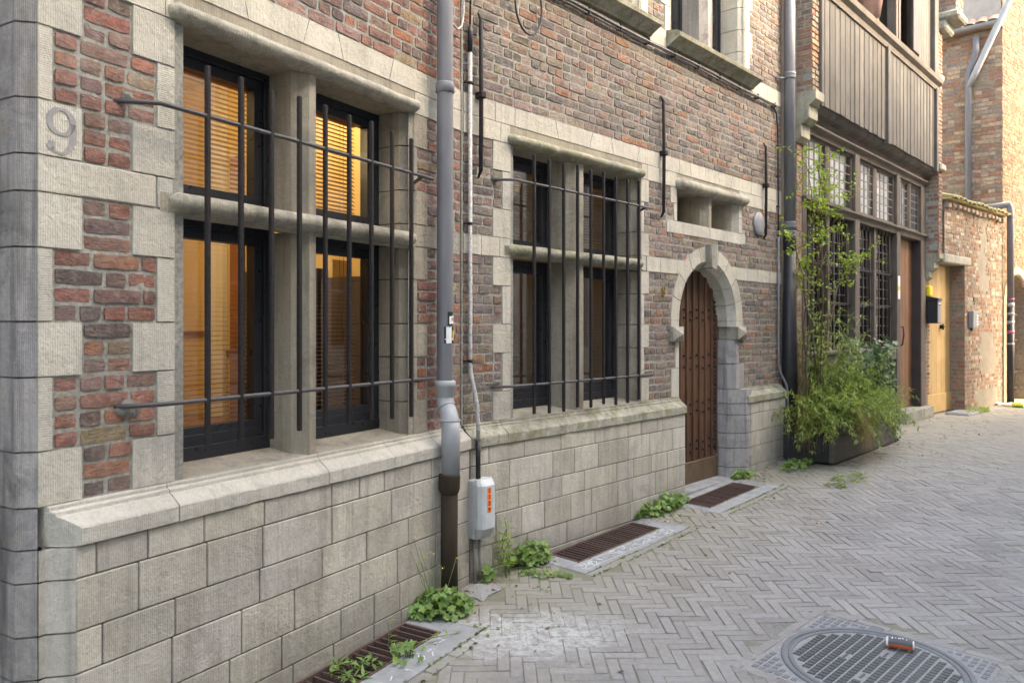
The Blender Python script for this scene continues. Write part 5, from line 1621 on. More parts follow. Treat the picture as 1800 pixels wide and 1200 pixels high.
# ================================================================ PIPES AND WALL FIXTURES
DP = thing('drainpipe', W1(3.46, .075, -1.48), 'grey drainpipe with stickers, white elbow and rusty iron foot', 'drainpipe')
m = MB(W1); m.tube([(3.46, .075, -.30), (3.46, .075, 1.25), (3.46, .075, 3.6)], .045, 24, caps=False); obj('upper_pipe', m, M['zinc'], DP)
m = MB(W1); 
for z in (1.30,): m.lathe([(.0455, z-.03), (.052, z-.025), (.052, z+.02), (.0455, z+.03)], 3.46, .075, 24)
obj('collar', m, M['zinc'], DP)
m = MB(W1); m.lathe([(.046, -.385), (.052, -.38), (.052, -.33), (.058, -.325), (.058, -.298), (.05, -.292), (.046, -.292)], 3.46, .075, 24)
m.tube([(3.46, .075, -.37), (3.458, .078, -.40), (3.452, .088, -.43), (3.44, .112, -.465), (3.428, .132, -.50), (3.42, .14, -.53), (3.42, .14, -.57)], .0475, 24, caps=False)
obj('elbow', m, M['pvc'], DP)
m = MB(W1); m.lathe([(.05, -.515), (.054, -.51), (.054, -.50), (.05, -.495)], 3.423, .137, 24); m.tube([(3.45, .092, -.44), (3.447, .098, -.447)], .052, 24); obj('seal_ring', m, M['pvc2'], DP)
m = MB(W1); m.tube([(3.42, .14, -.51), (3.42, .14, -.60), (3.42, .14, -.61), (3.42, .14, -.63), (3.42, .14, -.64), (3.42, .14, -.80)], .05, 24, radii=[.0505, .0505, .052, .052, .0505, .0505]); obj('lower_pipe', m, M['pvc2'], DP)
m = MB(W1); m.lathe([(.043, -.90), (.05, -.89), (.057, -.87), (.058, -.80), (.055, -.79), (.044, -.79)], 3.415, .135, 20); m.tube([(3.415, .135, -.88), (3.42, .13, -1.2), (3.425, .13, -1.50)], .046, 20); obj('iron_foot', m, M['rust_pipe'], DP)
def curved(m, cs, co, r, a0, a1, z0_, z1_, n=8, jag=0):
    for i in range(n):
        q0, q1 = a0+(a1-a0)*i/n, a0+(a1-a0)*(i+1)/n
        m.quad([(cs+r*cos(q0), co+r*sin(q0), z0_+U(0, jag)), (cs+r*cos(q1), co+r*sin(q1), z0_+U(0, jag)), (cs+r*cos(q1), co+r*sin(q1), z1_-U(0, jag)), (cs+r*cos(q0), co+r*sin(q0), z1_-U(0, jag))])
for z0_, z1_, a0, a1, r, mt, lb_ in ((.005, .08, 20, 75, .0456, 'ink', 'torn black sticker high on the pipe'), (.012, .062, 15, 62, .0460, 'white', None), (.03, .05, 20, 45, .0463, 'pink', None), (-.09, .0, 10, 100, .0456, 'ink', 'torn black and white sticker'), (-.095, .002, 42, 85, .0460, 'white', None), (-.07, -.02, 12, 30, .0462, 'yellow2', None), (-.075, -.062, 20, 95, .0464, 'white', None)):
    m = MB(W1); curved(m, 3.46, .075, r, radians(a0+52), radians(a1+52), z0_, z1_, jag=.008 if mt in ('white',) else 0); obj('sticker', m, M['yellow'] if mt == 'yellow2' else M[mt], DP, label=lb_)
# conduit and junction box
CB = thing('junction_box', W2(3.19, .07, -1.2), 'grey plastic junction box numbered 1139 on orange labels', 'junction box')
m = MB(W2); m.bbox(3.118, 3.26, .07, .118, -1.212, -.875, .006); obj('back_shell', m, M['boxgrey'], CB)
m = MB(W2)
prof = [(3.120, .118), (3.120, .148), (3.138, .17), (3.155, .176), (3.222, .176), (3.24, .17), (3.258, .148), (3.258, .118)]
m.prism(prof, -1.150, -.905, 'z', sm=False)
A = [m.vert(a, b, -.905) for a, b in prof]; B = [m.vert(3.189+(a-3.189)*.9, .118+(b-.118)*.55, -.872) for a, b in prof]
for q in range(7): m.face([A[q], A[q+1], B[q+1], B[q]])
m.face(B)
obj('cover', m, M['boxgrey'], CB)
m = MB(W2); A = [m.vert(a, b, -1.150) for a, b in prof]; B = [m.vert(3.189+(a-3.189)*.9, .118+(b-.118)*.45, -1.21) for a, b in prof]
for q in range(7): m.face([A[q], A[q+1], B[q+1], B[q]])
m.face(B); obj('cover_foot', m, M['boxdark'], CB)
for i, ch in enumerate('1139'):
    zc = -.934-i*.0365
    m = MB(W2); m.box(3.172, 3.204, .1763, .1768, zc-.016, zc+.016); lb_ = obj('label', m, M['orange'], CB)
    cu_ = bpy.data.curves.new('digit', 'FONT'); cu_.body = ch; cu_.size = .036; cu_.extrude = .0002; cu_.align_x = 'CENTER'; cu_.align_y = 'CENTER'; cu_.offset = .0006
    tmp = bpy.data.objects.new('tmp', cu_); col.objects.link(tmp); bpy.context.view_layer.update()
    me_ = bpy.data.meshes.new_from_object(tmp.evaluated_get(bpy.context.evaluated_depsgraph_get())); bpy.data.objects.remove(tmp)
    me_.materials.clear(); me_.materials.append(M['ink'])
    to = bpy.data.objects.new('digit', me_); col.objects.link(to)
    to.parent = lb_; to.location = Vector(W2(3.188, .1772, zc))-origin(lb_)
    to.rotation_euler = (radians(90), 0, atan2(W2.dir[1], W2.dir[0]))
m = MB(W2)
for s in (3.155, 3.195): m.tube([(s, .09, -1.21), (s, .095, -1.47)], .0115 if s < 3.17 else .008, 10)
obj('lower_conduits', m, M['cable'], CB)
CD = thing('conduit', W2(3.187, .02, -.4), 'whitish galvanised conduit running down to the junction box', 'pipe')
m = MB(W2); m.tube([(3.187, .022, 1.62), (3.187, .022, -.21), (3.182, .03, -.26), (3.178, .06, -.35), (3.176, .09, -.45), (3.175, .10, -.56), (3.175, .10, -.66)], .0125, 12); obj('tube', m, M['galv'], CD)
m = MB(W2); m.tube([(3.175, .10, -.655), (3.175, .10, -.88)], .0145, 12); m.tube([(3.187, .022, 1.60), (3.187, .022, 1.72), (3.187, .022, 1.76)], .0155, 12, radii=[.0155, .0155, .008]); m.tube([(3.187, .022, 1.75), (3.19, .024, 2.4), (3.19, .024, 3.3)], .0055, 8); obj('sleeve', m, M['black'], CD)
m = MB(W2)
for z in (1.42, .60, -.20): m.lathe([(.013, z-.008), (.0155, z-.008), (.0155, z+.008), (.013, z+.008)], 3.187, .022, 12); m.tube([(3.187, .022, z), (3.15, .004, z)], .006, 6)
obj('clips', m, M['iron'], CD)
# wall anchors
for (s, za, zb_, lb_) in ((3.268, .884, 1.855, 'long black iron wall anchor beside the whitish conduit'), (5.325, .863, 1.816, 'black iron wall anchor between barred window and small window'), (7.212, .851, 1.78, 'black iron wall anchor right of the small window')):
    t = thing('wall_anchor', W2(s, .02, za), lb_, 'wall anchor', 'iron wall anchors')
    m = MB(W2); m.tube([(s, .006, zb_), (s, .03, zb_-.04), (s, .034, 1.36), (s, .03, za+.04), (s+.004, .006, za)], .012, 6, radii=[.006, .012, .014, .013, .006]); obj('rod', m, M['iron'], t)
    m = MB(W2); m.bbox(s-.022, s+.022, .0, .058, 1.345, 1.385, .006); obj('wedge', m, M['iron'], t)
# second drainpipe
D2 = thing('drainpipe', W2(7.66, .08, -1.3), 'tall grey drainpipe in the corner beside the boarded house, black at the foot', 'drainpipe')
m = MB(W2); m.tube([(7.66, .08, .82), (7.66, .08, 4.6)], .054, 20); obj('upper_pipe', m, M['zinc'], D2)
m = MB(W2); m.tube([(7.66, .08, -1.32), (7.66, .08, -.25), (7.66, .08, .82)], .054, 20, radii=[.078, .075, .056]); m.lathe([(.056, .76), (.066, .78), (.066, .90), (.062, .92), (.056, .92)], 7.66, .08, 20); obj('lower_pipe', m, M['black'], D2)
m = MB(W2)
for z in (2.52, 1.02, .93): m.lathe([(.055, z-.035), (.062, z-.03), (.062, z-.012), (.058, z), (.062, z+.012), (.062, z+.03), (.055, z+.035)], 7.66, .08, 20)
m.tube([(7.66, .08, 2.5), (7.5, .0, 2.48)], .012, 6)
obj('collars', m, M['zinc'], D2)
c2 = thing('conduit', W2(7.53, .03, -.3), 'thin grey conduit bending over the plinth beside the black pipe foot', 'pipe')
m = MB(W2); m.tube([(7.53, .02, .9), (7.53, .02, -.36), (7.535, .04, -.46), (7.56, .09, -.58), (7.565, .10, -.66), (7.565, .10, -1.30)], .011, 10); obj('tube', m, M['zinc'], c2)
m = MB(W2); m.tube([(7.42, .02, 2.17), (7.48, .02, 2.12), (7.51, .02, 1.98), (7.52, .02, 1.6), (7.53, .02, .9)], .008, 8)
for z in (1.8, 1.5, 1.2): m.bbox(7.51, 7.54, .0, .03, z-.008, z+.008, .002)
obj('cable', m, M['black'], c2)
# cables under the upper sills
cb = thing('cable_bundle', W2(5.3, .03, 2.19), 'bundle of grey cables clipped under the upper window sills', 'cable')
m = MB(W2)
for k in range(3):
    m.tube([(3.9+.36*i, .025+.012*(k == 1), 2.20-.013*k+.006*sin(i*1.3+k)) for i in range(11)], .0065, 6, mi=0)
for i in range(10): s = 3.95+i*.385; m.bbox(s-.006, s+.006, .0, .042, 2.165, 2.212, .003, mi=1)
obj('cables', m, [M['cable'], M['black']], cb)
lp_ = thing('cable_loop', W2(3.75, .03, 1.95), 'loop of black cable hanging on the upper brickwork', 'cable')
m = MB(W2); m.tube([(3.70+.128*cos(a), .03, 2.03+.185*sin(a)) for a in [pi*.6+i*pi/12 for i in range(22)]], .0065, 8); obj('loop', m, M['black'], lp_)
l2 = thing('cable_loop', W1(3.62, .03, 1.85), 'pale cable looping from behind the near drainpipe', 'cable')
m = MB(W2); m.tube([(3.0, .05, 1.72), (3.06, .05, 1.69), (3.10, .04, 1.72), (3.125, .03, 1.80), (3.13, .03, 1.95), (3.12, .02, 2.5)], .007, 8); obj('loop', m, M['galv'], l2)
l3 = thing('cable_loop', W2(3.5, .03, 2.0), 'thin white wire with a yellow tip on the upper brickwork', 'cable')
m = MB(W2); m.tube([(3.42, .02, 2.12), (3.47, .02, 2.04), (3.50, .02, 2.03), (3.54, .02, 2.08), (3.56, .02, 2.3)], .004, 6); m.tube([(3.455, .022, 2.052), (3.485, .022, 2.028)], .008, 6, mi=1); obj('wire', m, [M['white'], M['yellow']], l3)
dk = thing('wall_disc', W2(7.10, .02, .9), 'round grey metal disc fixed beside the last wall anchor', 'disc')
m = MB(lambda a, b, h: W2(7.10+a, h+.0, .985+b)); m.lathe([(.10, .0), (.112, .006), (.112, .018), (.10, .026), (.03, .03)], 0, 0, 24); obj('plate', m, M['pvc2'], dk)
# letterbox, yellow box, intercom
mbx = thing('mailbox', W2(13.0, .1, .2), 'black letterbox with a grey front by the pine door', 'mailbox')
m = MB(W2); m.bbox(12.95, 13.17, .02, .17, .05, .40, .008); m.prism([(.02, .40), (.19, .40), (.18, .43), (.02, .46)], 12.94, 13.18, 'a'); obj('case', m, M['black'], mbx)
m = MB(W2); m.bbox(12.96, 13.16, .17, .178, .06, .395, .003); m.box(12.99, 13.13, .178, .181, .32, .34, mi=1); m.box(13.0, 13.12, .178, .180, .34, .36, mi=2); obj('front', m, [M['pvc2'], M['black'], M['white']], mbx)
yb = thing('yellow_box', W2(13.05, .05, .5), 'small yellow box above the letterbox', 'box')
m = MB(W2); m.bbox(12.99, 13.14, .0, .06, .46, .62, .012); m.box(13.01, 13.12, .06, .063, .48, .56, mi=1); obj('case', m, [M['yellow'], M['yellow']], yb)
ic = thing('intercom', W3(13.25, .05, .1), 'grey intercom panel with light buttons on the garden wall', 'intercom')
m = MB(W3); m.bbox(13.16, 13.40, .0, .07, -.02, .24, .008); obj('case', m, M['pvc2'], ic)
m = MB(W3)
for q in range(4): m.box(13.30, 13.36, .07, .076, .02+q*.045, .05+q*.045, mi=0)
m.tube([(13.22, .03, -.02), (13.22, .02, -.06)], .02, 8, mi=1)
obj('buttons', m, [M['white'], M['black']], ic)
# far drainpipe from the gutter down the end of the garden wall
fd = thing('drainpipe', W3(14.95, .05, -1.28), 'drainpipe stepping round the end of the garden wall, dark and stickered below', 'drainpipe')
def px3(px, py, o): # point on the garden wall plane
    u = (px-900)/FPX; t = (W3.d-o)/(sin(W3.t)-u*cos(W3.t)); return (u*t, t, -(py-HOR)/FPX*t)
E3 = lambda a, b, h: a
S = MB()
top = T5(.40, .07, 0); a_ = Vector((top[0], top[1], 5.25)); b_ = Vector((top[0], top[1], 4.95)); mid = Vector(T5(.52, .07, 0)); 
P1 = Vector((mid.x, mid.y, 4.6)); P2 = Vector((mid.x, mid.y, 2.12)); 
e1 = Vector(W3(14.92, .09, 2.05)); e2 = Vector(W3(14.93, .09, 1.85)); e3 = Vector(W3(14.93, .09, .35)); e4 = Vector(W3(14.93, .09, -1.30))
S.tube([a_, b_, P1, P2+Vector((0, 0, .08)), P2, e1, e1-Vector((0, 0, .06)), e2, e3], .055, 14); obj('upper_pipe', S, M['zinc'], fd)
S = MB(); S.tube([e3, e4], .058, 14); obj('lower_pipe', S, M['black'], fd)
S = MB()
S.tube([P1-Vector((0, 0, .25)), Vector(T5(.38, .12, 4.62)), Vector(T5(-.22, .20, 5.9)), Vector(T5(-.25, .20, 6.6))], .055, 12); obj('branch_pipe', S, M['pvc'], fd)
for i, (z, h_, mt) in enumerate(((.35, .07, 'pvc'), (.20, .05, 'pvc2'), (.05, .05, 'pvc'), (-.12, .05, 'pinks'), (-.32, .03, 'pvc'), (.47, .03, 'pinks'))):
    S = MB(); S.lathe([(.0595, z), (.0595, z+h_)], e4.x, e4.y, 14); obj('sticker', S, M['magenta'] if mt == 'pinks' else M[mt], fd)

# ================================================================ PLANTER AND PLANTS
PT = thing('planter', W2(8.4, .3, -1.31), 'long planter box of weathered black planks', 'planter')
m = MB(W2)
s0, s1, o0, o1 = PL
for z0_, z1_ in ((-1.31, -1.06), (-1.055, -.80)):
    m.bbox(s0, s1, o1-.045, o1, z0_, z1_, .006, (U(.9, 1.1),)*3+(0,))
obj('front_planks', m, M['plank2'], PT)
m = MB(W2)
for z0_, z1_ in ((-1.31, -1.06), (-1.055, -.80)):
    m.bbox(s0-.002, s0+.043, o0, o1-.046, z0_, z1_, .006)
obj('end_planks', m, M['plank'], PT)
m = MB(W2)
for z0_, z1_ in ((-1.31, -1.06), (-1.055, -.80)): m.bbox(s1-.045, s1, o0, o1-.046, z0_, z1_, .006)
obj('end_planks', m, M['plank'], PT)
m = MB(W2); m.box(s0+.04, s1-.04, o0, o1-.04, -1.30, -.86); obj('soil', m, M['soil'], PT)

def leafq(m, p, d, up, L_, w_, c, fold=.25, n=1):
    """pointed leaf: base p, direction d"""
    d = d.normalized(); sd_ = d.cross(up)
    if sd_.length < 1e-3: sd_ = d.cross(Vector((1, 0, 0)))
    sd_.normalize(); nn = sd_.cross(d)
    a = m.vert(*p); t = m.vert(*(p+d*L_-nn*L_*.12)); l = m.vert(*(p+d*L_*.42+sd_*w_/2+nn*w_*fold)); r = m.vert(*(p+d*L_*.42-sd_*w_/2+nn*w_*fold)); k = m.vert(*(p+d*L_*.45))
    m.face([a, l, k], c, 0, True); m.face([l, t, k], c, 0, True); m.face([a, k, r], c, 0, True); m.face([k, t, r], c, 0, True)
def lobed(m, p, nrm, r, c, lobes=5):
    nrm = nrm.normalized(); x = nrm.cross(Vector((0, 0, 1)) if abs(nrm.z) < .9 else Vector((1, 0, 0))).normalized(); y = nrm.cross(x)
    a0 = U(0, 6.28); n = lobes*2; k = m.vert(*p); R_ = []
    for i in range(n):
        a = a0+2*pi*i/n; rr = r*(1.0 if i % 2 == 0 else .60)*U(.85, 1.1)
        R_.append(m.vert(*(p+x*rr*cos(a)+y*rr*sin(a)+nrm*r*U(-.05, .35))))
    for i in range(n): m.face([k, R_[i], R_[(i+1) % n]], c, 0, True)
def rv_(sc=1.0): return Vector((U(-1, 1), U(-1, 1), U(-1, 1)))*sc
def cc(k=.25): q = U(1-k, 1+k); return (q*U(.9, 1.1), q, q*U(.8, 1.1), 0)
def curve_pts(p, d, L_, n=7, droop=.0, wob=.05):
    pts = [Vector(p)]; d = Vector(d).normalized()
    for i in range(n):
        d = (d+Vector((U(-wob, wob), U(-wob, wob), U(-wob, wob)-droop))).normalized()
        pts.append(pts[-1]+d*(L_/n))
    return pts
def plant(name, base, label, cat, group=None): return thing(name, base, label, cat, group)
V2 = lambda s, o, z: Vector(W2(s, o, z))
# slender shrub with open twigs in front of the leaded windows
sh = plant('shrub', W2(7.95, .30, -.86), 'tall slender shrub with small bright leaves before the leaded windows', 'shrub')
ms, ml = MB(), MB()
nn_ = Vector((W2.n[0], W2.n[1], 0)); dd_ = Vector((W2.dir[0], W2.dir[1], 0))
for i in range(10):
    p = V2(7.68+U(0, .5), .25+U(-.1, .2), -.86)
    tgt = V2(7.05+2.3*i/9+U(-.15, .15), U(.1, .60), (.9, 1.55, 1.75, .6, 1.8, 1.2, 1.7, .8, 1.6, .9)[i]+U(-.1, .1))
    dr = tgt-p; pts = [p+dr*(k/9)+Vector((0, 0, .40*sin(k/9*pi)))+rv_(.03) for k in range(10)]
    ms.tube(pts, .006, 5, radii=[.009-.0008*k for k in range(10)])
    for k in range(4, 10):
        for b in range((0, 2, 3, 3, 3, 2)[k-4]):
            q = pts[k]; bd_ = (rv_()+Vector((0, 0, .3))).normalized()
            bl = curve_pts(q, bd_, U(.08, .30), 5, .02, .2)
            ms.tube(bl, .002, 4, radii=[.003-.0004*z for z in range(6)])
            for z in bl[1:]:
                for _ in range(2): leafq(ml, z+rv_(.01), rv_()+Vector((0, 0, -.1)), Vector((U(-.4, .4), U(-.4, .4), 1)), U(.032, .058), U(.020, .034), cc())
obj('stems', ms, M['stem'], sh); f_ = obj('foliage', ml, M['leaf_a'], sh)
# feathery narrow-leaved plant in the middle
bp = plant('willow_herb', W2(8.15, .35, -.86), 'feathery narrow leaved plant filling the middle of the planter', 'plant')
ms, ml = MB(), MB()
for i in range(62):
    p = V2(U(7.75, 8.95), U(.1, .52), -.86)
    if i < 20: p = V2(U(7.75, 8.15), U(.1, .5), -.86)
    h = U(.7, 1.2) if i < 20 else U(.25, .85) if p.y < V2(8.45, .3, 0).y else U(.2, .5)
    d = Vector((U(-.3, .3), U(-.3, .3), 1))+nn_*.12
    pts = curve_pts(p, d, h, 8, .03, .09); ms.tube(pts, .003, 4, radii=[.004-.0004*k for k in range(9)])
    for k in range(2, 9):
        for _ in range(8): leafq(ml, pts[k]+rv_(.012), Vector((U(-1, 1), U(-1, 1), U(-.5, .5))), Vector((0, 0, 1)), U(.06, .12), U(.009, .018), cc(.3))
obj('stems', ms, M['stem_g'], bp); obj('foliage', ml, M['leaf_b'], bp)
# lush mass spilling over the front edge
fe = plant('fern_clump', W2(8.3, .5, -.80), 'fine leaved green clump spilling over the planter front', 'plant')
ms, ml = MB(), MB()
for i in range(210):
    s_ = U(7.50, 8.75); p = V2(s_, U(.30, .56) if i < 160 else U(.1, .5), -.83)
    if i >= 160: s_ = 7.6; p = V2(s_, U(.1, .5), -.83)
    d = nn_*U(.2, 1)+Vector((U(-.4, .4), U(-.4, .4), U(.3, 1)))-dd_*(U(0, .5) if i < 160 else U(.4, 1.2))
    pts = curve_pts(p, d, U(.25, .6), 8, U(.1, .28), .08); ms.tube(pts, .002, 4, radii=[.003-.0003*k for k in range(9)])
    for k in range(2, 9):
        for _ in range(6): leafq(ml, pts[k]+rv_(.012), (pts[k]-pts[k-1]).normalized()*.6+rv_(.9), Vector((0, 0, 1)), U(.035, .075), U(.009, .018), cc(.3))
obj('stems', ms, M['stem_g'], fe); obj('foliage', ml, M['leaf_b2'], fe)
# dry grass hanging over the near corner
dg = plant('dry_grass', W2(7.6, .5, -.82), 'straw coloured dead grass hanging over the planter corner', 'grass tuft')
ml = MB()
for i in range(420):
    b = R(); s_ = U(7.44, 7.6) if b < .35 else U(7.62, 7.95)
    p = V2(s_, U(.25, .45) if b < .35 else U(.56, .64), -.79)
    out = (nn_*U(.3, .8) if b >= .35 else -dd_*U(.3, .8)+nn_*U(-.1, .3))
    pts = curve_pts(p, out+Vector((U(-.2, .2), U(-.2, .2), U(0, .5))), U(.25, .55), 7, .55, .06)
    w_ = U(.002, .004); c = cc(.35)
    for k in range(7):
        a, q = pts[k], pts[k+1]; sd_ = dd_*w_*(1-k/8)
        ml.quad([a-sd_, a+sd_, q+sd_*.8, q-sd_*.8], c)
obj('foliage', ml, M['dry'], dg, kind='stuff')
gs = plant('grass_tuft', W2(8.9, .5, -.82), 'tuft of long green grass leaning over the planter front', 'grass tuft')
ml = MB()
for i in range(420):
    p = V2(U(8.2, 8.95), U(.3, .57), -.82); pts = curve_pts(p, nn_*U(.1, .9)+Vector((U(-.4, .4), U(-.4, .4), U(.5, 1.2))), U(.25, .5), 7, U(.15, .35), .05)
    w_ = U(.002, .0045); c = cc(.3)
    for k in range(7):
        a, q = pts[k], pts[k+1]; sd_ = dd_*w_*(1-k/8); ml.quad([a-sd_, a+sd_, q+sd_*.8, q-sd_*.8], c)
obj('foliage', ml, M['leaf_a'], gs, kind='stuff')
iv = plant('ivy', W2(9.2, .4, -.80), 'dark glossy ivy mounded over the far end of the planter', 'ivy')
ms, ml = MB(), MB()
for i in range(1300):
    a, b = U(0, 2*pi), U(0, 1)
    s_ = 9.0+.5*cos(a)*sqrt(R()); o_ = .40+.28*sin(a)*sqrt(R()); z = -.80+U(.0, .72)*(1-abs(s_-9.0)/.8)
    lobed(ml, V2(s_, o_, z), nn_*U(.2, 1)+rv_(.7)+Vector((0, 0, .5)), U(.026, .046), cc(.35))
for i in range(260):
    z = U(-1.30, -.78); s_ = 9.44+U(-.03, .05); o_ = U(.3, .62)
    lobed(ml, V2(s_, o_, z), nn_*U(.5, 1)+rv_(.6), U(.015, .030), cc(.4))
for i in range(10): ms.tube(curve_pts(V2(9.3, .3, -.84), dd_+nn_*U(-.2, .6)+Vector((0, 0, .2)), .6, 8, .3, .1), .003, 4)
obj('stems', ms, M['stem'], iv); obj('foliage', ml, M['leaf_c'], iv)
sk = plant('bare_stalk', W2(7.52, .35, -1.3), 'bare brown stalks rising between the black pipe and planter', 'stalk')
ms = MB(); 
for q in range(2):
    ms.tube([V2(7.56+.03*q, .30-.05*q, -1.31)+rv_(.01), V2(7.50+.03*q, .30, -.9)+rv_(.01), V2(7.60, .25, -.3)+rv_(.03), V2(7.85+.1*q, .2, .35), V2(8.1+.2*q, .25, .9)], .007, 5, radii=[.010, .009, .007, .005, .003])
obj('stems', ms, M['stem'], sk)

# weeds along the walls
def weed(name, x, y, rad, h, n, label, mat, kind='lobed', cat='weed', el=(1, 1), rot=0, flowers=0, lr=(.016, .032)):
    z = gz(x, y); t = plant(name, (x, y, z), label, cat, 'weeds in the joints of the street')
    ms, ml = MB(), MB()
    for i in range(n):
        a = U(0, 2*pi); r = rad*sqrt(R()); u, v = r*cos(a)*el[0], r*sin(a)*el[1]
        px_, py_ = x+u*cos(rot)-v*sin(rot), y+u*sin(rot)+v*cos(rot)
        hh = h*U(.25, 1)*(1-.6*(r/rad)**2); q = Vector((px_, py_, gz(px_, py_)+hh))
        rt = Vector((x+(px_-x)*.55, y+(py_-y)*.55, gz(x, y)))
        ms.tube([rt, (rt+q)/2+rv_(.008), q], .0014, 4, radii=[.002, .0015, .001])
        if kind == 'lobed': lobed(ml, q, Vector((U(-.9, .9)+.25, U(-.9, .9)-.35, 1)), U(*lr), cc(.3))
        else:
            for _ in range(3): leafq(ml, q, Vector((U(-1, 1), U(-1, 1), U(-.2, .6))), Vector((0, 0, 1)), U(.03, .07), U(.010, .02), cc(.3))
    obj('stems', ms, M['stem_g'], t); obj('foliage', ml, M[mat], t)
    if flowers:
        fl = MB(); fs_ = MB()
        for i in range(flowers):
            top = Vector((x+U(-.14, .10), y+U(-.06, .06), z+U(.22, .42)))
            fs_.tube([Vector((x+U(-.05, .05), y, z)), (Vector((x, y, z))+top)/2+rv_(.02), top], .0012, 4)
            for q in range(4): lobed(fl, top+rv_(.025)+Vector((0, 0, .0)), rv_()+Vector((0, -.5, .5)), .005, (1, 1, 1, 0))
        obj('flower_stems', fs_, M['stem_g'], t); obj('flowers', fl, M['yellow'], t)
    return t
def gw_(px, py): p = gpt(px, py); return p[0], p[1]
x, y = gw_(768, 1078); weed('weed_clump', x, y, .19, .13, 190, 'big pale green leafy clump with tiny yellow flowers at the pipe foot', 'leaf_g', el=(1, .6), flowers=9, lr=(.018, .034))
x, y = gw_(925, 990); weed('weed_clump', x, y, .19, .15, 170, 'leafy clump against the plinth left of the chalked grate', 'leaf_g', el=(1, .5), rot=.7, lr=(.016, .032))
x, y = gw_(1165, 898); weed('weed_clump', x, y, .36, .13, 200, 'long creeping clump between the chalked grate and door grate', 'leaf_g', el=(1, .22), rot=radians(47), lr=(.016, .030))
x, y = gw_(1305, 838); weed('weed_clump', x, y, .17, .07, 70, 'low clump at the right foot of the door jamb', 'leaf_g', el=(1, .4), rot=radians(47))
x, y = gw_(1400, 822); weed('weed_clump', x, y, .26, .08, 90, 'broad leaved weeds in front of the planter corner', 'leaf_g', el=(1, .4), rot=radians(40))
x, y = gw_(856, 1020); weed('weed_clump', x, y, .06, .10, 22, 'small weed right under the junction box', 'leaf_g')
x, y = gw_(960, 1012); weed('weed_clump', x, y, .17, .04, 60, 'scattered small leaves before the chalked grate corner', 'leaf_g', el=(1, .35), rot=-.2, lr=(.008, .018))
x, y = gw_(1490, 845); weed('weed_clump', x, y, .30, .06, 40, 'thin sprigs in the paving before the planter', 'leaf_a', kind='narrow', el=(1, .4), rot=.7)
x, y = gw_(1480, 800); weed('weed_clump', x, y, .10, .28, 30, 'upright sprig growing at the planter front', 'leaf_b', kind='narrow')
x, y = gw_(1718, 724); weed('weed_clump', x, y, .5, .08, 120, 'yellowish weeds along the garden wall foot', 'leaf_a', kind='narrow', el=(1, .25), rot=radians(42))
x, y = gw_(720, 1158); weed('weed_clump', x, y, .10, .09, 22, 'sparse sprawling weed over the nearest grate', 'leaf_g', lr=(.012, .03))
x, y = gw_(625, 1178); weed('weed_clump', x, y, .12, .04, 20, 'thin weed lying on the lowest bars of the nearest grate', 'leaf_g', kind='narrow', lr=(.012, .02))
# upright nettle-like stalks
x, y = gw_(893, 1012); z = gz(x, y); t = plant('nettle', (x, y, z), 'upright stalk with drooping pointed leaves beside the clump', 'weed')
ms, ml = MB(), MB()
for q in range(4):
    p = Vector((x+U(-.03, .03), y+U(-.03, .03), z)); hh = U(.20, .34); pts = [p+Vector((.02*sin(k+q), 0, hh*k/7)) for k in range(8)]; ms.tube(pts, .003, 5)
    for k in range(2, 8):
        for s_ in (0, pi): a = s_+k*1.57; leafq(ml, pts[k], Vector((cos(a), sin(a), .15)), Vector((0, 0, 1)), U(.05, .075), U(.015, .022), cc(.15))
obj('stems', ms, M['stem_g'], t); obj('foliage', ml, M['leaf_a'], t)
# long sprig over the nearest grate
x, y = gw_(683, 1140); z = gz(x, y); t = plant('weed_sprig', (x, y, z), 'tall thin sprig standing up through the nearest grate', 'weed')
ms, ml = MB(), MB(); pts = [Vector((x, y, z+.13*k/5)) for k in range(6)]; ms.tube(pts, .002, 5)
for k in (1, 2, 5): leafq(ml, pts[k], Vector((1, U(-.3, .3), .4)), Vector((0, 0, 1)), .05, .014, cc(.1))
p0 = Vector((x+.05, y-.1, z+.02)); pts = curve_pts(p0, Vector((.8, .9, .25)), .35, 7, .05, .05); ms.tube(pts, .0015, 4)
for k in range(2, 8): leafq(ml, pts[k], Vector((U(-.5, 1), U(-1, 1), .2)), Vector((0, 0, 1)), .045, .014, cc(.1))
obj('stems', ms, M['stem_g'], t); obj('foliage', ml, M['leaf_a'], t)

# dead leaves, soil crumbs and grit gathered along the foot of the houses
dl = MB()
for i in range(1500):
    s_ = U(1.9, 9.6) if R() < .8 else U(9.6, 15.5); lim = .08 if s_ < 7.5 else (.60 if s_ < 9.6 else .1)
    o_ = lim+abs(random.gauss(0, .10)) if R() < .85 else lim+U(0, 1.5)
    x, y, _ = W2(s_, o_, 0)
    s1_, o1_ = W1.inv(x, y)
    if s_ < 3.1 and o1_ < .08: continue
    if any(g0 < F.inv(x, y)[0] < g1 and F.inv(x, y)[1] < o2 for F, g0, g1, o0, o2, e1, e0, eo in GR): continue
    z = gz(x, y)+.005; a = U(0, 6.28); r = U(.003, .012) if R() < .8 else U(.010, .02)
    k = random.choice([(.16, .10, .05, 0), (.10, .07, .045, 0), (.24, .17, .08, 0), (.30, .22, .10, 0), (.12, .12, .05, 0), (.3, .29, .27, 0)])
    P = [(x+r*cos(a+t)*q, y+r*sin(a+t)*q, z+U(0, .004)) for t, q in ((0, 1.3), (1.3, .6), (2.6, 1), (3.9, .7), (5.2, .5))]
    dl.face([dl.vert(*p) for p in P], k)
obj('leaf_litter', dl, M['litter'], None, label='dead leaves and soil crumbs strewn along the wall foot', cat='leaf litter', kind='stuff')

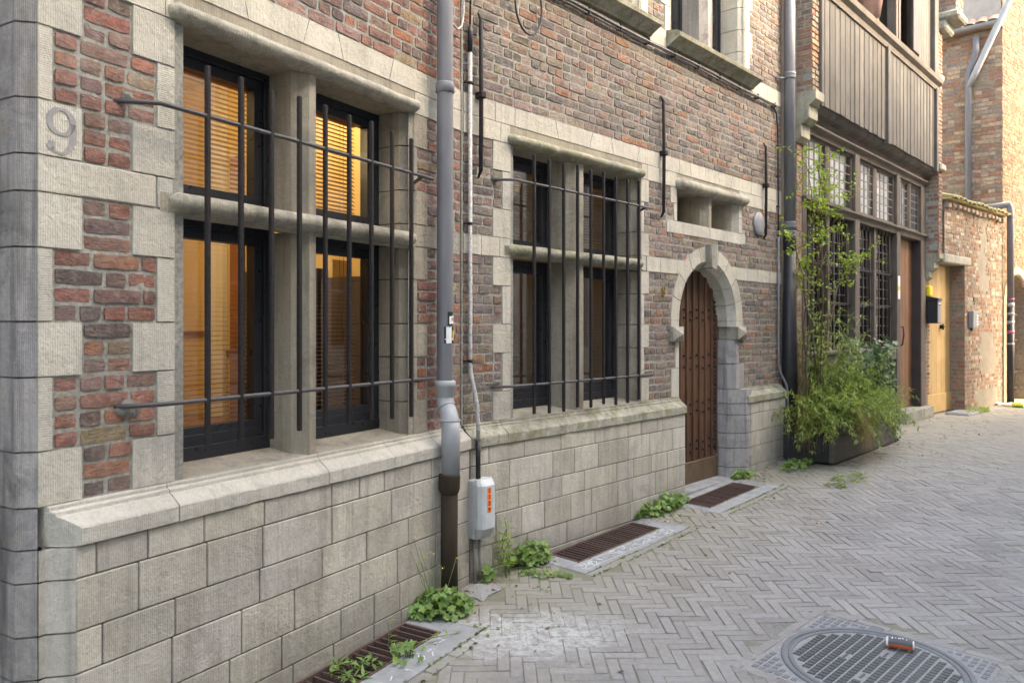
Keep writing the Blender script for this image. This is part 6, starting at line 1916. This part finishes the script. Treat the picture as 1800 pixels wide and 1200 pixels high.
jm2 = MB()
for i in range(900):
    if R() < .6:
        F, g0, g1, o0, o2, e1, e0, eo = random.choice(GR)
        t = R()
        if t < .55: x, y, _ = F(U(e0, e1+.06), eo+random.choice((.001, .063))+U(-.004, .004), 0)
        elif t < .8: x, y, _ = F(e1+U(.0, .25), .08+abs(random.gauss(0, .12)), 0)
        else: x, y, _ = F(U(g0, g1), o2+U(-.002, .006), 0)
    else:
        s_ = U(2.5, 13); x, y, _ = W2(s_, (.1 if s_ < 7.5 or s_ > 9.6 else .6)+abs(random.gauss(0, .45)), 0)
        if W1.inv(x, y)[1] < .1 and s_ < 3.2: continue
        if any(e0 < F.inv(x, y)[0] < e1 and F.inv(x, y)[1] < eo for F, g0, g1, o0, o2, e1, e0, eo in GR): continue
    z = gz(x, y)+.001
    for k in range(random.choice((1, 2, 3))):
        lobed(jm2, Vector((x+U(-.008, .008), y+U(-.008, .008), z+U(0, .006))), Vector((U(-.6, .6), U(-.6, .6), 1)), U(.003, .009) if R() < .9 else U(.01, .016), cc(.35))
obj('joint_moss', jm2, M['moss'], None, label='tiny moss and seedlings in the paving joints near the wall', cat='moss', kind='stuff')

# ================================================================ LITTER
pa = Vector(gpt(1560, 1134)); pb = Vector(gpt(1603, 1142))
dr = (pb-pa); dr.z = 0; dr.normalize(); r = .027; L_ = .118
ct_ = Vector(gpt(1582, 1141)); ct_.z += r+.003
cn = thing('drink_can', tuple(ct_-Vector((0, 0, r))), 'dented orange and black drink can lying on the manhole edge', 'can')
def cyl_can(parent, ct_, dr, r, L_, mats, dent=True):
    sdv = Vector((-dr.y, dr.x, 0)); up = Vector((0, 0, 1)); n = 24
    def ring(t, rr): return [(ct_+dr*t+sdv*rr*cos(2*pi*k/n)+up*rr*sin(2*pi*k/n)*(.85 if dent else 1)) for k in range(n)]
    m = MB(); st_ = [(-L_/2, r*.78), (-L_/2+.008, r), (-L_/2+.010, r), (-.02, r*.97), (.01, r*.90), (.03, r*.97), (L_/2-.016, r), (L_/2-.006, r*.80), (L_/2, r*.78)]
    rg = [[m.vert(*p) for p in ring(t, rr)] for t, rr in st_]
    for i, (A, B) in enumerate(zip(rg, rg[1:])):
        for k in range(n):
            a = 2*pi*k/n
            mi = 0 if i in (0, 7, 1) and i != 6 or i == 6 else (1 if sin(a) > (.12+.10*i/5) else 2)
            if i in (0, 1, 7): mi = 0
            elif i == 6: mi = 1 if sin(a) > .1 else 2
            m.face([A[k], A[(k+1) % n], B[(k+1) % n], B[k]], (1, 1, 1, 0), mi, True)
    m.face(rg[0][::-1], (1, 1, 1, 0), 0); m.face(rg[-1], (1, 1, 1, 0), 0)
    obj('body', m, mats, parent)
    m = MB()
    for t, a, w_, h_ in ((-.032, 1.75, .005, .016), (-.018, 1.7, .006, .006), (-.002, 1.65, .012, .009), (.012, 1.5, .008, .012), (.028, 1.8, .006, .005)):
        for q in range(4):
            a0, a1 = a-h_/r/2+h_/r*q/4, a-h_/r/2+h_/r*(q+1)/4; rr = r*1.012
            P = [ct_+dr*(t+s_*w_)+sdv*rr*cos(b_)+up*rr*.86*sin(b_) for s_, b_ in ((-.5, a0), (.5, a0), (.5, a1), (-.5, a1))]
            m.quad(P)
    obj('print', m, M['white'], parent)
cyl_can(cn, ct_, dr, r, L_, [M['white'], M['cast_dark'], M['canred']])
ct2 = Vector(gpt(1789, 716)); ct2.z += .035
c2_ = thing('drink_can', tuple(ct2-Vector((0, 0, .03))), 'yellow green striped can lying at the arch foot', 'can')
cyl_can(c2_, ct2, Vector((.8, -.6, 0)), .05, .17, [M['galv'], M['yellow'], M['leafpaint']], False)
for i, (px, py, a, lb_) in enumerate(((970, 1014, .1, 'orange cigarette end near the chalked grate'), (1171, 917, -.6, 'orange cigarette end by the long creeping clump'), (1437, 920, .2, 'orange cigarette end out on the grey paving'))):
    p = Vector(gpt(px, py)); m = MB(); d = Vector((cos(a), sin(a), 0))*.016; q = p+Vector((0, 0, .006))
    m.tube([q-d, q+d*.3], .004, 8, mi=0); m.tube([q+d*.3, q+d], .004, 8, mi=1)
    o_ = obj('cigarette_end', m, [M['orange'], M['white']], None, label=lb_, cat='cigarette end', group='cigarette ends on the paving', loc=tuple(p))
p = Vector(gpt(1771, 713)); m = MB(); n = 9
G = [[m.vert(p.x-.2+.4*i/n+.02*sin(j), p.y-.1+.2*j/5+.03*sin(i*1.3), p.z+.01+.05*abs(noise.noise(Vector((i*.8, j*.8, 1))))+.02) for i in range(n+1)] for j in range(6)]
for j in range(5):
    for i in range(n): m.face([G[j][i], G[j][i+1], G[j+1][i+1], G[j+1][i]], (1, 1, 1, 0), 0, True)
obj('plastic_bag', m, M['white'], None, label='crumpled white plastic by the arch foot', cat='plastic bag', loc=tuple(p))
m = MB(); p = Vector(gpt(1690, 702)); m.tube([p+Vector((.02, 0, 0)), p+Vector((.05, .05, .16))], .012, 6); obj('metal_pin', m, M['galv'], None, label='short grey metal pin leaning at the garden wall foot', cat='pin', loc=tuple(p))
